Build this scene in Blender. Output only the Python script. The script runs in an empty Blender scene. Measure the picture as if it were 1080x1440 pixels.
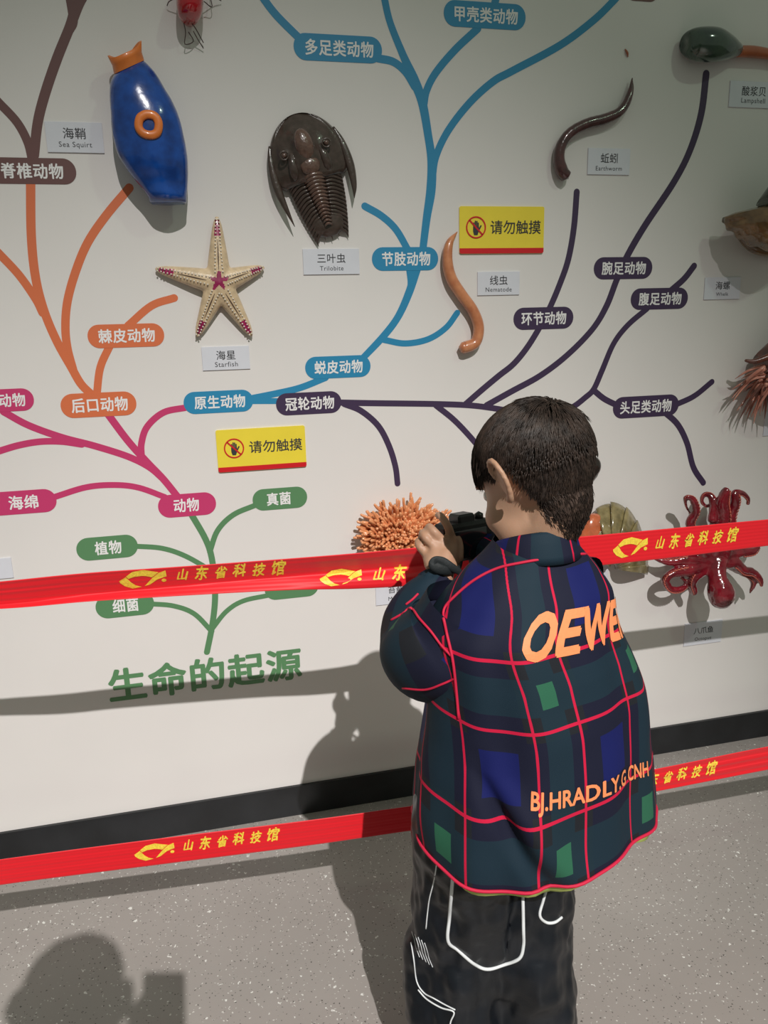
import bpy, math, random
import numpy as np
from mathutils import Vector, noise as mnoise
from mathutils.bvhtree import BVHTree

SC = bpy.context.scene
COL = SC.collection
random.seed(7)

# ---------------------------------------------------------------- camera
FPX = 1122.0                                   # focal length in pixels of the 1080x1440 frame
_X = np.array([4780, -400, FPX]); _X /= np.linalg.norm(_X)
_D = np.array([113, 4500, FPX]); _D /= np.linalg.norm(_D)
_D -= _X * (_X @ _D); _D /= np.linalg.norm(_D)
RW = np.array([_X, np.cross(-_D, _X), -_D])    # camera axes (right, down, forward) -> world
CH, CD = 1.40, 2.0412
CAM = np.array([0, -CD, CH])


def ray(px, py):
    return RW @ np.array([(px - 540) / FPX, (py - 720) / FPX, 1.0])


def at(px, py, s=0.0):
    """world point that stands s metres in front of the wall"""
    r = ray(px, py)
    return CAM + r * ((CD - s) / r[1])


def proj(p):
    c = (np.asarray(p) - CAM) @ RW
    return np.stack([c[..., 0] / c[..., 2] * FPX + 540, c[..., 1] / c[..., 2] * FPX + 720], -1)


cd = bpy.data.cameras.new('camera')
cam = bpy.data.objects.new('view_camera', cd)
COL.objects.link(cam)
cd.sensor_fit = 'VERTICAL'
cd.sensor_height = 24.0
cd.lens = 24.0 * FPX / 1440.0
cd.clip_start = 0.02
from mathutils import Matrix
m3 = np.stack([RW[:, 0], -RW[:, 1], -RW[:, 2]], 1)
M = Matrix([list(m3[i]) + [CAM[i]] for i in range(3)] + [[0, 0, 0, 1]])
cam.matrix_world = M
SC.camera = cam

# ---------------------------------------------------------------- world, lamps, exposure
SC.view_settings.view_transform = 'Standard'
SC.view_settings.look = 'None'
SC.view_settings.gamma = 1.0
SC.view_settings.use_curve_mapping = False
SC.view_settings.exposure = 0.0
w = bpy.data.worlds.new('hall_ambient')
SC.world = w
w.use_nodes = True
w.node_tree.nodes['Background'].inputs[0].default_value = (0.90, 1.0, 0.84, 1)
w.node_tree.nodes['Background'].inputs[1].default_value = 0.19


def spot(name, loc, target, power, size, blend, radius, color):
    l = bpy.data.lights.new(name, 'SPOT')
    l.energy = power; l.spot_size = math.radians(size); l.spot_blend = blend
    l.shadow_soft_size = radius; l.color = color
    o = bpy.data.objects.new(name, l)
    COL.objects.link(o)
    o.location = loc
    o.rotation_euler = (Vector(target) - Vector(loc)).to_track_quat('-Z', 'Y').to_euler()
    return o


spot('ceiling_spotlight', (0.75, -10.55, 9.65), (0.10, -0.75, 0.0), 8300, 20.0, 1.0, 0.055, (1.0, 0.968, 0.935))
spot('track_lamp', (2.6, -3.4, 4.6), (0.9, -0.3, 0.7), 60, 75, 1.0, 0.10, (0.74, 1.0, 0.74))


# ---------------------------------------------------------------- helpers
def tag(o, label=None, cat=None, group=None, kind=None):
    if label: o['label'] = label
    if cat: o['category'] = cat
    if group: o['group'] = group
    if kind: o['kind'] = kind
    return o


def empty(name, loc, label, cat, group=None):
    o = bpy.data.objects.new(name, None)
    o.empty_display_size = 0.02
    COL.objects.link(o)
    o.location = [float(x) for x in loc]
    return tag(o, label, cat, group)


def put(name, V, F, mat, parent=None, smooth=True, uv=None, mats=None, midx=None):
    """one mesh object from world coordinates"""
    V = np.asarray(V, float)
    off = np.zeros(3)
    if parent is not None:
        p = parent
        while p is not None:
            off = off + np.array(p.location); p = p.parent
    else:
        off = np.array([V[:, 0].mean(), V[:, 1].mean(), V[:, 2].min()])
    me = bpy.data.meshes.new(name)
    me.from_pydata((V - off).tolist(), [], [list(map(int, f)) for f in F])
    me.validate()
    if smooth:
        me.shade_smooth()
    if mat is not None: me.materials.append(mat)
    if mats:
        for m in mats: me.materials.append(m)
    if midx is not None:
        me.polygons.foreach_set('material_index', np.asarray(midx, dtype=np.int32))
    if uv is not None:
        ul = me.uv_layers.new(name='UVMap')
        li = np.zeros(len(me.loops), dtype=np.int32); me.loops.foreach_get('vertex_index', li)
        ul.data.foreach_set('uv', np.asarray(uv, float)[li].ravel())
    me.update()
    o = bpy.data.objects.new(name, me)
    COL.objects.link(o)
    if parent is not None: o.parent = parent
    else: o.location = off.tolist()
    return o


def join(parts):
    V, F, n = [], [], 0
    for v, f in parts:
        V.append(np.asarray(v, float)); F += [tuple(i + n for i in q) for q in f]; n += len(v)
    return np.concatenate(V), F


def catmull(P, per=8):
    P = np.asarray(P, float)
    if len(P) < 3:
        t = np.linspace(0, 1, per + 1)[:, None]
        return P[0] * (1 - t) + P[-1] * t
    Q = np.vstack([2 * P[0] - P[1], P, 2 * P[-1] - P[-2]])
    out = []
    for i in range(1, len(Q) - 2):
        p0, p1, p2, p3 = Q[i - 1:i + 3]
        for k in range(per):
            t = k / per
            out.append(0.5 * ((2 * p1) + (-p0 + p2) * t + (2 * p0 - 5 * p1 + 4 * p2 - p3) * t * t + (-p0 + 3 * p1 - 3 * p2 + p3) * t ** 3))
    out.append(Q[-2])
    return np.array(out)


def unit(v):
    v = np.asarray(v, float)
    return v / (np.linalg.norm(v) + 1e-12)


def tube(P, R, n=10, per=6, flat=1.0, cap=True, up=(0, -1, 0)):
    """smooth tapered tube through P with radii R; flat squashes it along 'up'"""
    P = np.asarray(P, float)
    R = np.full(len(P), R, float) if np.isscalar(R) else np.asarray(R, float)
    D = catmull(np.hstack([P, R[:, None]]), per)
    C, r = D[:, :3], np.maximum(D[:, 3], 1e-4)
    T = np.gradient(C, axis=0)
    T /= np.linalg.norm(T, axis=1)[:, None] + 1e-12
    V, F = [], []
    N = np.asarray(up, float)
    if abs(N @ unit(T[0])) > 0.95: N = np.array([1, 0, 0.1])
    fixed = flat != 1.0
    N0 = N.copy()
    for i in range(len(C)):
        if fixed and abs(N0 @ T[i]) < 0.95: N = N0
        N = unit(N - T[i] * (N @ T[i]))
        B = np.cross(T[i], N)
        for k in range(n):
            a = 2 * math.pi * k / n
            V.append(C[i] + r[i] * (math.cos(a) * N * flat + math.sin(a) * B))
    for i in range(len(C) - 1):
        for k in range(n):
            k2 = (k + 1) % n
            F.append((i * n + k, i * n + k2, (i + 1) * n + k2, (i + 1) * n + k))
    if cap:
        a = len(V)
        V.append(C[0] - T[0] * r[0] * 0.6); V.append(C[-1] + T[-1] * r[-1] * 0.6)
        e = (len(C) - 1) * n
        for k in range(n):
            k2 = (k + 1) % n
            F.append((k2, k, a)); F.append((e + k, e + k2, a + 1))
    return np.array(V), F


def ellipsoid(c, r, rot=None, nu=20, nv=12):
    V = [(0, 0, 1)]
    for j in range(1, nv):
        t = math.pi * j / nv
        for i in range(nu):
            p = 2 * math.pi * i / nu
            V.append((math.sin(t) * math.cos(p), math.sin(t) * math.sin(p), math.cos(t)))
    V.append((0, 0, -1))
    F = []
    for i in range(nu):
        i2 = (i + 1) % nu
        F.append((0, 1 + i, 1 + i2))
        for j in range(nv - 2):
            a = 1 + j * nu
            F.append((a + i, a + nu + i, a + nu + i2, a + i2))
        a = 1 + (nv - 2) * nu
        F.append((a + i, len(V) - 1, a + i2))
    r = (r, r, r) if np.isscalar(r) else r
    V = np.array(V) * np.array(r)
    if rot is not None: V = V @ np.asarray(rot).T
    return V + np.asarray(c), F


def capsule(a, b, ra, rb, n=16):
    a, b = np.asarray(a, float), np.asarray(b, float)
    d = unit(b - a)
    P, R = [], []
    for k in range(5):
        t = math.pi / 2 * (1 - k / 4); P.append(a - d * ra * math.sin(t)); R.append(max(ra * math.cos(t), ra * .02))
    for k in range(5):
        t = math.pi / 2 * k / 4; P.append(b + d * rb * math.sin(t)); R.append(max(rb * math.cos(t), rb * .02))
    C = np.array(P); V, F = [], []
    N = np.array([0, 0, 1.0]) if abs(d[2]) < .9 else np.array([1.0, 0, 0])
    N = unit(N - d * (N @ d)); B = np.cross(d, N)
    for i in range(len(C)):
        for k in range(n):
            t = 2 * math.pi * k / n
            V.append(C[i] + R[i] * (math.cos(t) * N + math.sin(t) * B))
    for i in range(len(C) - 1):
        for k in range(n):
            k2 = (k + 1) % n
            F.append((i * n + k, i * n + k2, (i + 1) * n + k2, (i + 1) * n + k))
    F.append(tuple(range(n))[::-1]); e = (len(C) - 1) * n
    F.append(tuple(range(e, e + n)))
    return np.array(V), F


def box(c, h, R=None, bev=0.0):
    """box of half sizes h, chamfered by bev, optional rotation matrix with columns = axes"""
    c = np.asarray(c, float)
    if bev <= 0:
        V = np.array([(x, y, z) for x in (-1, 1) for y in (-1, 1) for z in (-1, 1)], float) * h
        F = [(0, 1, 3, 2), (4, 6, 7, 5), (0, 4, 5, 1), (2, 3, 7, 6), (0, 2, 6, 4), (1, 5, 7, 3)]
    else:
        V, F, idx = [], [], {}
        for sx in (-1, 1):
            for sy in (-1, 1):
                for sz in (-1, 1):
                    for ax in range(3):
                        p = np.array([sx, sy, sz], float) * (np.array(h) - bev)
                        p[ax] += (sx, sy, sz)[ax] * bev
                        idx[(sx, sy, sz, ax)] = len(V); V.append(p)
        V = np.array(V)
        for ax in range(3):
            o = [i for i in range(3) if i != ax]
            for s in (-1, 1):
                q = []
                for a, b in ((-1, -1), (1, -1), (1, 1), (-1, 1)):
                    k = [0, 0, 0]; k[ax] = s; k[o[0]] = a; k[o[1]] = b
                    q.append(idx[(*k, ax)])
                F.append(tuple(q))
        for ax in range(3):
            o = [i for i in range(3) if i != ax]
            for a in (-1, 1):
                for b in (-1, 1):
                    k0 = [0, 0, 0]; k1 = [0, 0, 0]
                    k0[ax] = -1; k1[ax] = 1
                    for k in (k0, k1): k[o[0]] = a; k[o[1]] = b
                    F.append((idx[(*k0, o[0])], idx[(*k1, o[0])], idx[(*k1, o[1])], idx[(*k0, o[1])]))
        for sx in (-1, 1):
            for sy in (-1, 1):
                for sz in (-1, 1):
                    F.append(tuple(idx[(sx, sy, sz, ax)] for ax in range(3)))
    if R is not None: V = V @ np.asarray(R).T
    return V + c, F


def voxel(parts, size, smooth=4, factor=0.5):
    V, F = join(parts)
    me = bpy.data.meshes.new('tmp')
    me.from_pydata(V.tolist(), [], F)
    o = bpy.data.objects.new('tmp', me); COL.objects.link(o)
    m = o.modifiers.new('r', 'REMESH'); m.mode = 'VOXEL'; m.voxel_size = size
    if smooth:
        s = o.modifiers.new('s', 'SMOOTH'); s.factor = factor; s.iterations = smooth
    dg = bpy.context.evaluated_depsgraph_get()
    r = bpy.data.meshes.new_from_object(o.evaluated_get(dg))
    n = len(r.vertices); co = np.zeros(n * 3); r.vertices.foreach_get('co', co)
    FF = [tuple(p.vertices) for p in r.polygons]
    bpy.data.objects.remove(o); bpy.data.meshes.remove(me); bpy.data.meshes.remove(r)
    return co.reshape(-1, 3), FF


def normals(V, F):
    N = np.zeros_like(V)
    q = np.array([f[:3] for f in F])
    n = np.cross(V[q[:, 1]] - V[q[:, 0]], V[q[:, 2]] - V[q[:, 0]])
    for k in range(3): np.add.at(N, q[:, k], n)
    return N / (np.linalg.norm(N, axis=1)[:, None] + 1e-12)


def fbm(V, scale, octv=2):
    return np.array([mnoise.fractal(Vector((v * scale).tolist()), 1.0, 2.0, octv) for v in V])


# ---------------------------------------------------------------- materials
def lin(c):
    return tuple(((x / 255) / 12.92 if x / 255 <= 0.04045 else ((x / 255 + 0.055) / 1.055) ** 2.4) for x in c)


def mat(name, rgb, rough=0.5, var=0.0, vscale=20, bump=0.0, bscale=80, coat=0.0, spec=0.5, rgb2=None, metallic=0.0, sub=0.0, sheen=0.0):
    m = bpy.data.materials.new(name); m.use_nodes = True
    nt = m.node_tree; b = nt.nodes['Principled BSDF']
    b.inputs['Base Color'].default_value = (*rgb, 1)
    b.inputs['Roughness'].default_value = rough
    b.inputs['Specular IOR Level'].default_value = spec
    b.inputs['Coat Weight'].default_value = coat
    b.inputs['Coat Roughness'].default_value = 0.08
    b.inputs['Metallic'].default_value = metallic
    b.inputs['Sheen Weight'].default_value = sheen
    if sub:
        b.inputs['Subsurface Weight'].default_value = sub
        b.inputs['Subsurface Scale'].default_value = 0.01
        b.inputs['Subsurface Radius'].default_value = (1, .3, .15)
    tc = nt.nodes.new('ShaderNodeTexCoord')
    if var or rgb2:
        n = nt.nodes.new('ShaderNodeTexNoise'); n.inputs['Scale'].default_value = vscale; n.inputs['Detail'].default_value = 4
        nt.links.new(tc.outputs['Object'], n.inputs['Vector'])
        r = nt.nodes.new('ShaderNodeValToRGB')
        c1 = rgb2 if rgb2 else tuple(x * (1 - var) for x in rgb)
        c2 = rgb if rgb2 else tuple(min(1, x * (1 + var)) for x in rgb)
        r.color_ramp.elements[0].position = 0.35; r.color_ramp.elements[1].position = 0.65
        r.color_ramp.elements[0].color = (*c1, 1); r.color_ramp.elements[1].color = (*c2, 1)
        nt.links.new(n.outputs['Fac'], r.inputs[0]); nt.links.new(r.outputs[0], b.inputs['Base Color'])
    if bump:
        n = nt.nodes.new('ShaderNodeTexNoise'); n.inputs['Scale'].default_value = bscale; n.inputs['Detail'].default_value = 3
        nt.links.new(tc.outputs['Object'], n.inputs['Vector'])
        bp = nt.nodes.new('ShaderNodeBump'); bp.inputs['Strength'].default_value = bump; bp.inputs['Distance'].default_value = 0.002
        nt.links.new(n.outputs['Fac'], bp.inputs['Height']); nt.links.new(bp.outputs[0], b.inputs['Normal'])
    return m


M_wall = mat('wall_paint', (0.74, 0.71, 0.69), 0.42, var=0.015, vscale=3, bump=0.05, bscale=300, spec=0.3)
M_base = mat('black_baseboard', (0.012, 0.013, 0.015), 0.38, var=0.3, vscale=8, bump=0.2, bscale=60)
M_green = mat('green_vinyl', lin((88, 134, 92)), 0.45)
M_blue = mat('blue_vinyl', lin((38, 134, 178)), 0.45)
M_purple = mat('purple_vinyl', lin((62, 46, 76)), 0.45)
M_orange = mat('orange_vinyl', lin((214, 112, 70)), 0.45)
M_mag = mat('magenta_vinyl', lin((196, 56, 108)), 0.45)
M_brown = mat('brown_vinyl', lin((104, 70, 68)), 0.45)
M_white = mat('white_print', (0.80, 0.79, 0.79), 0.5)
M_plate = mat('plate_plastic', (0.68, 0.69, 0.75), 0.3, var=0.02)
M_ink = mat('black_ink', (0.03, 0.03, 0.035), 0.6)
M_yellow = mat('sign_yellow', lin((236, 214, 66)), 0.35, var=0.02)
M_signred = mat('sign_red', lin((205, 30, 40)), 0.35)
M_gold = mat('gold_print', lin((246, 208, 70)), 0.5, var=0.15, vscale=300)
M_skin = mat('skin', (0.50, 0.30, 0.20), 0.5, rgb2=(0.44, 0.245, 0.155), vscale=14, bump=0.08, bscale=400, sub=0.12)
M_black = mat('black_plastic', (0.012, 0.012, 0.013), 0.35, var=0.2)


def floor_mat():
    m = bpy.data.materials.new('speckled_vinyl_floor'); m.use_nodes = True
    nt = m.node_tree; b = nt.nodes['Principled BSDF']; L = nt.links
    tc = nt.nodes.new('ShaderNodeTexCoord')
    n = nt.nodes.new('ShaderNodeTexNoise'); n.inputs['Scale'].default_value = 2.5; n.inputs['Detail'].default_value = 8
    L.new(tc.outputs['Object'], n.inputs['Vector'])
    r = nt.nodes.new('ShaderNodeValToRGB')
    r.color_ramp.elements[0].position = .3; r.color_ramp.elements[0].color = (.295, .268, .250, 1)
    r.color_ramp.elements[1].position = .7; r.color_ramp.elements[1].color = (.34, .310, .29, 1)
    L.new(n.outputs['Fac'], r.inputs[0])
    col = r.outputs[0]
    for (sc, lo, prob, c) in ((150, .26, .80, (.62, .60, .57)), (170, .25, .80, (.07, .06, .055)), (75, .22, .90, (.72, .71, .68))):
        v = nt.nodes.new('ShaderNodeTexVoronoi'); v.inputs['Scale'].default_value = sc
        mp = nt.nodes.new('ShaderNodeMapping'); mp.inputs['Location'].default_value = (sc, sc * .37, 0)
        dn = nt.nodes.new('ShaderNodeTexNoise'); dn.inputs['Scale'].default_value = sc * 1.7
        L.new(tc.outputs['Object'], dn.inputs['Vector'])
        ad = nt.nodes.new('ShaderNodeVectorMath'); ad.operation = 'SCALE'; ad.inputs['Scale'].default_value = 1.2 / sc
        L.new(dn.outputs['Color'], ad.inputs[0])
        a2 = nt.nodes.new('ShaderNodeVectorMath'); a2.operation = 'ADD'
        L.new(tc.outputs['Object'], a2.inputs[0]); L.new(ad.outputs[0], a2.inputs[1])
        L.new(a2.outputs[0], mp.inputs[0]); L.new(mp.outputs[0], v.inputs['Vector'])
        lt = nt.nodes.new('ShaderNodeMath'); lt.operation = 'LESS_THAN'; lt.inputs[1].default_value = lo
        L.new(v.outputs['Distance'], lt.inputs[0])
        sp = nt.nodes.new('ShaderNodeSeparateColor'); L.new(v.outputs['Color'], sp.inputs[0])
        gt = nt.nodes.new('ShaderNodeMath'); gt.operation = 'GREATER_THAN'; gt.inputs[1].default_value = prob
        L.new(sp.outputs[0], gt.inputs[0])
        mu = nt.nodes.new('ShaderNodeMath'); mu.operation = 'MULTIPLY'
        L.new(lt.outputs[0], mu.inputs[0]); L.new(gt.outputs[0], mu.inputs[1])
        mx = nt.nodes.new('ShaderNodeMix'); mx.data_type = 'RGBA'
        L.new(mu.outputs[0], mx.inputs['Factor']); L.new(col, mx.inputs['A']); mx.inputs['B'].default_value = (*c, 1)
        col = mx.outputs['Result']
    L.new(col, b.inputs['Base Color'])
    b.inputs['Roughness'].default_value = 0.45
    return m


# ---------------------------------------------------------------- the setting
V, F = box((1.0, -2.5, -0.05), (6, 4.5, 0.05))
fl = put('floor', V, F, floor_mat(), smooth=False); tag(fl, 'grey speckled vinyl floor', None, kind='structure')
V, F = box((1.0, 0.06, 1.6), (6, 0.06, 1.6))
wl = put('wall_back', V, F, M_wall, smooth=False); tag(wl, 'off-white exhibition wall', None, kind='structure')
V, F = box((1.0, -0.0045, 0.0465), (6, 0.0045, 0.0465))
bb = put('baseboard_back', V, F, M_base, smooth=False); tag(bb, 'black baseboard along the foot of the wall', None, kind='structure')


# ---------------------------------------------------------------- lettering
def embolden(V, F, bold):
    """thicker strokes: shifted copies, each a hair's breadth above the last"""
    V = np.hstack([V[:, :2], np.zeros((len(V), 1))])
    if bold <= 0: return V, F
    n = len(V); P, G_ = [], []
    sh = [(0, 0)] + [(math.cos(a), math.sin(a)) for a in np.linspace(0, 2 * math.pi, 7)[:-1]]
    for i, (dx, dy) in enumerate(sh):
        P.append(V + [dx * bold, dy * bold, i * 0.00003]); G_ += [tuple(q + i * n for q in f) for f in F]
    return np.vstack(P), G_


def glyphs(text, spacing=1.0, shear=0.0):
    c = bpy.data.curves.new('t', 'FONT'); c.body = text; c.size = 1; c.space_character = spacing; c.shear = shear
    c.resolution_u = 3
    o = bpy.data.objects.new('t', c); COL.objects.link(o)
    dg = bpy.context.evaluated_depsgraph_get()
    r = bpy.data.meshes.new_from_object(o.evaluated_get(dg))
    n = len(r.vertices); co = np.zeros(n * 3); r.vertices.foreach_get('co', co)
    F = [tuple(p.vertices) for p in r.polygons]
    bpy.data.objects.remove(o); bpy.data.curves.remove(c); bpy.data.meshes.remove(r)
    return co.reshape(-1, 3)[:, :2], F


def fit(text, w, h=None, bold=0.0, spacing=1.0, shear=0.0):
    """glyph outlines centred on 0,0 fitted to width w (and height h)"""
    V, F = embolden(*glyphs(text, spacing, shear), bold)
    lo, hi = V.min(0), V.max(0)
    V = V - (lo + hi) / 2
    V[:, 2] += (hi - lo)[2] / 2
    sx = w / (hi - lo)[0]
    sy = h / (hi - lo)[1] if h else sx
    return V * [sx, sy, 1], F


def on_wall(uv, x, z, d):
    return np.stack([x + uv[:, 0], -d - (uv[:, 2] if uv.shape[1] > 2 else 0), z + uv[:, 1]], 1)


def slab(outline, d0, d1):
    """flat piece on the wall from a convex or star outline (list of (x,z))"""
    n = len(outline); o = np.asarray(outline)
    c = o.mean(0)
    V = [(p[0], -d1, p[1]) for p in o] + [(p[0], -d0, p[1]) for p in o] + [(c[0], -d1, c[1])]
    F = [(i, (i + 1) % n, 2 * n) for i in range(n)] + [(i, n + i, n + (i + 1) % n, (i + 1) % n) for i in range(n)]
    return np.array(V), F


def rrect(cx, cz, hw, hh, r, k=8):
    pts = []
    for (sx, sz, a0) in ((1, 1, 0), (-1, 1, 90), (-1, -1, 180), (1, -1, 270)):
        for i in range(k + 1):
            a = math.radians(a0 + 90 * i / k)
            pts.append((cx + sx * (hw - r) + r * math.cos(a), cz + sz * (hh - r) + r * math.sin(a)))
    return pts


# ---------------------------------------------------------------- the wall diagram
tree = empty('tree_diagram', (0.4, 0, 0.45), 'coloured tree of life diagram with name pills and Chinese title on the wall', 'wall graphic')
_layer = [0]


def stroke(pts, wpx, m, s0=None):
    """one branch of the diagram: a vinyl stroke with round ends; width in px at the wall's middle"""
    P = np.array([at(x, y) for x, y in pts])[:, [0, 2]]
    wd = np.full(len(P), wpx * 0.00187 / 2) if np.isscalar(wpx) else np.array(wpx) * 0.00187 / 2
    D = catmull(np.hstack([P, wd[:, None]]), 7)
    C, r = D[:, :2], D[:, 2]
    T = np.gradient(C, axis=0); T /= np.linalg.norm(T, axis=1)[:, None]
    N = np.stack([-T[:, 1], T[:, 0]], 1)
    _layer[0] += 1
    d = 0.00035 + 0.000012 * (_layer[0] % 25)
    Lf = [tuple(p) for p in C + N * r[:, None]]; Rt = [tuple(p) for p in C - N * r[:, None]]
    def capp(c, t, nn, rr, sgn):
        return [tuple(c + rr * (math.cos(a) * nn * sgn + math.sin(a) * t)) for a in np.linspace(0, math.pi, 8)[1:-1]]
    n = len(C)
    V = [(p[0], -d, p[1]) for p in Lf] + [(p[0], -d, p[1]) for p in Rt]
    F = [(i, i + 1, n + i + 1, n + i) for i in range(n - 1)]
    e = capp(C[-1], T[-1], N[-1], r[-1], 1); a = len(V); V += [(p[0], -d, p[1]) for p in e]
    F.append((n - 1, *range(a, a + len(e)), 2 * n - 1))
    e = capp(C[0], -T[0], N[0], r[0], -1); a = len(V); V += [(p[0], -d, p[1]) for p in e]
    F.append((n, *range(a, a + len(e)), 0))
    k = len(V)
    V = np.array(V); Vb = V.copy(); Vb[:, 1] = -0.0001
    rim = list(range(n)) + list(range(2 * n, 2 * n + 6)) + list(range(2 * n - 1, n - 1, -1)) + list(range(2 * n + 6, 2 * n + 12))
    F += [(rim[i], rim[i] + k, rim[(i + 1) % len(rim)] + k, rim[(i + 1) % len(rim)]) for i in range(len(rim))]
    return put('branch', np.vstack([V, Vb]), F, m, tree, smooth=False)


B = stroke
B([(118, -20), (109, 3), (100, 33), (80, 83), (63, 133), (53, 173), (48, 218)], [20, 15, 11, 11, 11, 11, 11], M_brown)
B([(96, -20), (101, 8), (103, 30), (99, 42)], [12, 11, 10, 8], M_brown)
B([(-14, 132), (0, 146), (24, 172), (39, 200), (46, 228)], 10, M_brown)
B([(43, 245), (44, 330), (50, 390), (62, 437), (80, 480), (100, 516), (114, 540), (130, 556)], 10.5, M_orange)
B([(-14, 344), (0, 358), (27, 387), (50, 420), (60, 440)], 10, M_orange)
B([(182, 264), (150, 302), (124, 340), (107, 380), (95, 423), (92, 460), (95, 490), (103, 520)], 10, M_orange)
B([(245, 419), (213, 430), (180, 458)], 9.5, M_orange)
B([(155, 485), (141, 517), (136, 556)], 9.5, M_orange)
B([(150, 580), (180, 620), (207, 650), (230, 674), (251, 700)], 9.5, M_mag)
B([(5, 579), (40, 598), (87, 615), (133, 627), (180, 642), (210, 657), (230, 674)], 9, M_mag)
B([(-16, 640), (0, 634), (27, 626), (57, 621), (87, 621), (115, 625)], 8.5, M_mag)
B([(262, 573), (230, 580), (207, 600), (199, 623), (199, 641)], 8.5, M_mag)
B([(76, 699), (122, 685), (163, 682), (196, 686), (232, 699)], 8, M_mag)
B([(266, 718), (289, 758), (298, 786), (302, 823), (302, 850), (298, 882), (291, 917)], 8.5, M_green)
B([(360, 710), (328, 724), (306, 746), (295, 776)], 7.5, M_green)
B([(190, 768), (228, 771), (261, 782), (300, 804)], 7, M_green)
B([(210, 849), (244, 852), (273, 863), (298, 888)], 7, M_green)
B([(297, 886), (318, 860), (342, 845), (378, 837)], 7, M_green)
B([(364, -14), (372, 0), (390, 23), (422, 55)], 9.5, M_blue)
B([(531, 82), (553, 87), (570, 101), (583, 122)], 9.5, M_blue)
B([(539, -14), (541, 0), (549, 33), (567, 78), (583, 114), (594, 145), (602, 190), (607, 227), (606, 267), (600, 307), (594, 356)],
  [9, 9, 9, 10, 13, 12, 11, 12, 13, 11, 10], M_blue)
B([(672, 40), (640, 70), (613, 102), (600, 127), (596, 148)], 9.5, M_blue)
B([(700, -14), (696, 4)], 10, M_blue)
B([(876, -14), (862, 2), (833, 30), (787, 64), (720, 100), (693, 115), (660, 145), (630, 184), (613, 220), (608, 250)], 9.5, M_blue)
B([(513, 290), (537, 304), (557, 323), (574, 352)], 9.5, M_blue)
B([(586, 378), (575, 412), (560, 445), (540, 472), (508, 506)], [12, 11, 10, 10, 9], M_blue)
B([(575, 378), (577, 400), (572, 420)], 8, M_blue)
B([(643, 440), (627, 461), (602, 477), (570, 483), (540, 478)], 8.5, M_blue)
B([(458, 531), (423, 545), (390, 553), (350, 561)], 9, M_blue)
B([(350, 564), (400, 564)], 8, M_blue)
B([(474, 566), (527, 567), (607, 568), (660, 570), (700, 575), (740, 582), (780, 581), (804, 573), (823, 559), (835, 547), (847, 520), (863, 483), (883, 457), (910, 434)],
  [8.5, 8.5, 8.5, 8.5, 8.5, 8.5, 8.5, 9, 9, 9, 9, 8.5, 8.5, 8.5], M_purple)
B([(484, 568), (508, 578), (532, 599), (547, 627), (556, 656), (559, 680)], 8.5, M_purple)
B([(613, 570), (640, 592), (667, 621), (690, 650)], 8.5, M_purple)
B([(655, 568), (678, 548), (702, 528), (722, 512), (741, 489), (759, 460), (773, 433), (787, 400), (799, 365), (807, 320), (811, 270)], 9, M_purple)
B([(684, 570), (720, 550), (760, 528), (798, 499), (833, 463), (853, 430), (867, 394), (882, 360), (907, 317), (947, 257), (970, 212), (986, 160), (993, 104)],
  [9, 9, 9, 9, 9, 9.5, 9.5, 10, 10, 10, 10, 10.5, 10.5], M_purple)
B([(944, 408), (962, 392), (976, 374)], 9.5, M_purple)
B([(835, 549), (850, 561), (870, 571)], 9, M_purple)
B([(948, 570), (976, 557), (1001, 537)], 9, M_purple)
B([(934, 579), (953, 597), (966, 623), (975, 657), (989, 679)], 9.5, M_purple)


def pill(x0, x1, yc, hpx, m, text=None, tx=None, th=None):
    a, b = at(x0, yc), at(x1, yc)
    up, dn = at((x0 + x1) / 2, yc - hpx / 2), at((x0 + x1) / 2, yc + hpx / 2)
    cx, cz = (a[0] + b[0]) / 2, (up[2] + dn[2]) / 2
    hw, hh = (b[0] - a[0]) / 2, (up[2] - dn[2]) / 2
    V, F = slab(rrect(cx, cz, hw, hh, hh * .98), 0.0002, 0.0009)
    p = put('name_pill', V, F, m, tree, smooth=False)
    if text:
        t0, t1 = at(tx[0], yc)[0], at(tx[1], yc)[0]
        uv, F = fit(text, t1 - t0, hh * 2 * (th or 0.60), bold=0.024, spacing=1.08)
        t = put('lettering', on_wall(uv, (t0 + t1) / 2, cz, 0.0012), F, M_white, p, smooth=False)
    return p


pill(413, 537, 68, 38, M_blue, '多足类动物', (429, 525))
pill(624, 739, 21.5, 37, M_blue, '甲壳类动物', (639, 728))
pill(523, 616, 364, 33, M_blue, '节肢动物', (537, 605))
pill(429, 521, 516, 31, M_blue, '蜕皮动物', (442, 510))
pill(258, 356, 565, 31, M_blue, '原生动物', (273, 345))
pill(388, 480, 567, 31, M_purple, '冠轮动物', (401, 470))
pill(835, 917, 377, 31, M_purple, '腕足动物', (846, 908))
pill(887, 967, 420, 30, M_purple, '腹足动物', (898, 958))
pill(722, 806, 447.5, 31, M_purple, '环节动物', (733, 796))
pill(862, 954, 571.5, 30, M_purple, '头足类动物', (872, 944))
pill(123, 231, 472, 33, M_orange, '棘皮动物', (138, 218))
pill(85, 192, 569, 34, M_orange, '后口动物', (100, 180))
pill(-80, 48, 564, 32, M_mag, '动物', (-2, 36))
pill(-70, 107, 240, 37, M_brown, '脊椎动物', (1, 89))
pill(-40, 80, 707, 33, M_mag, '海绵', (12, 54))
pill(222, 304, 710, 32, M_mag, '动物', (244, 280))
pill(355, 432, 701, 30, M_green, '真菌', (375, 409))
pill(107, 194, 770, 32, M_green, '植物', (133, 171))
pill(134, 217, 851, 32, M_green, '细菌', (158, 195))
pill(372, 448, 826, 30, M_green)
pill(880, 926, -13, 30, M_brown)
a, b = at(157, 962), at(429, 930)
mid = at(292, 948)
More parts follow.
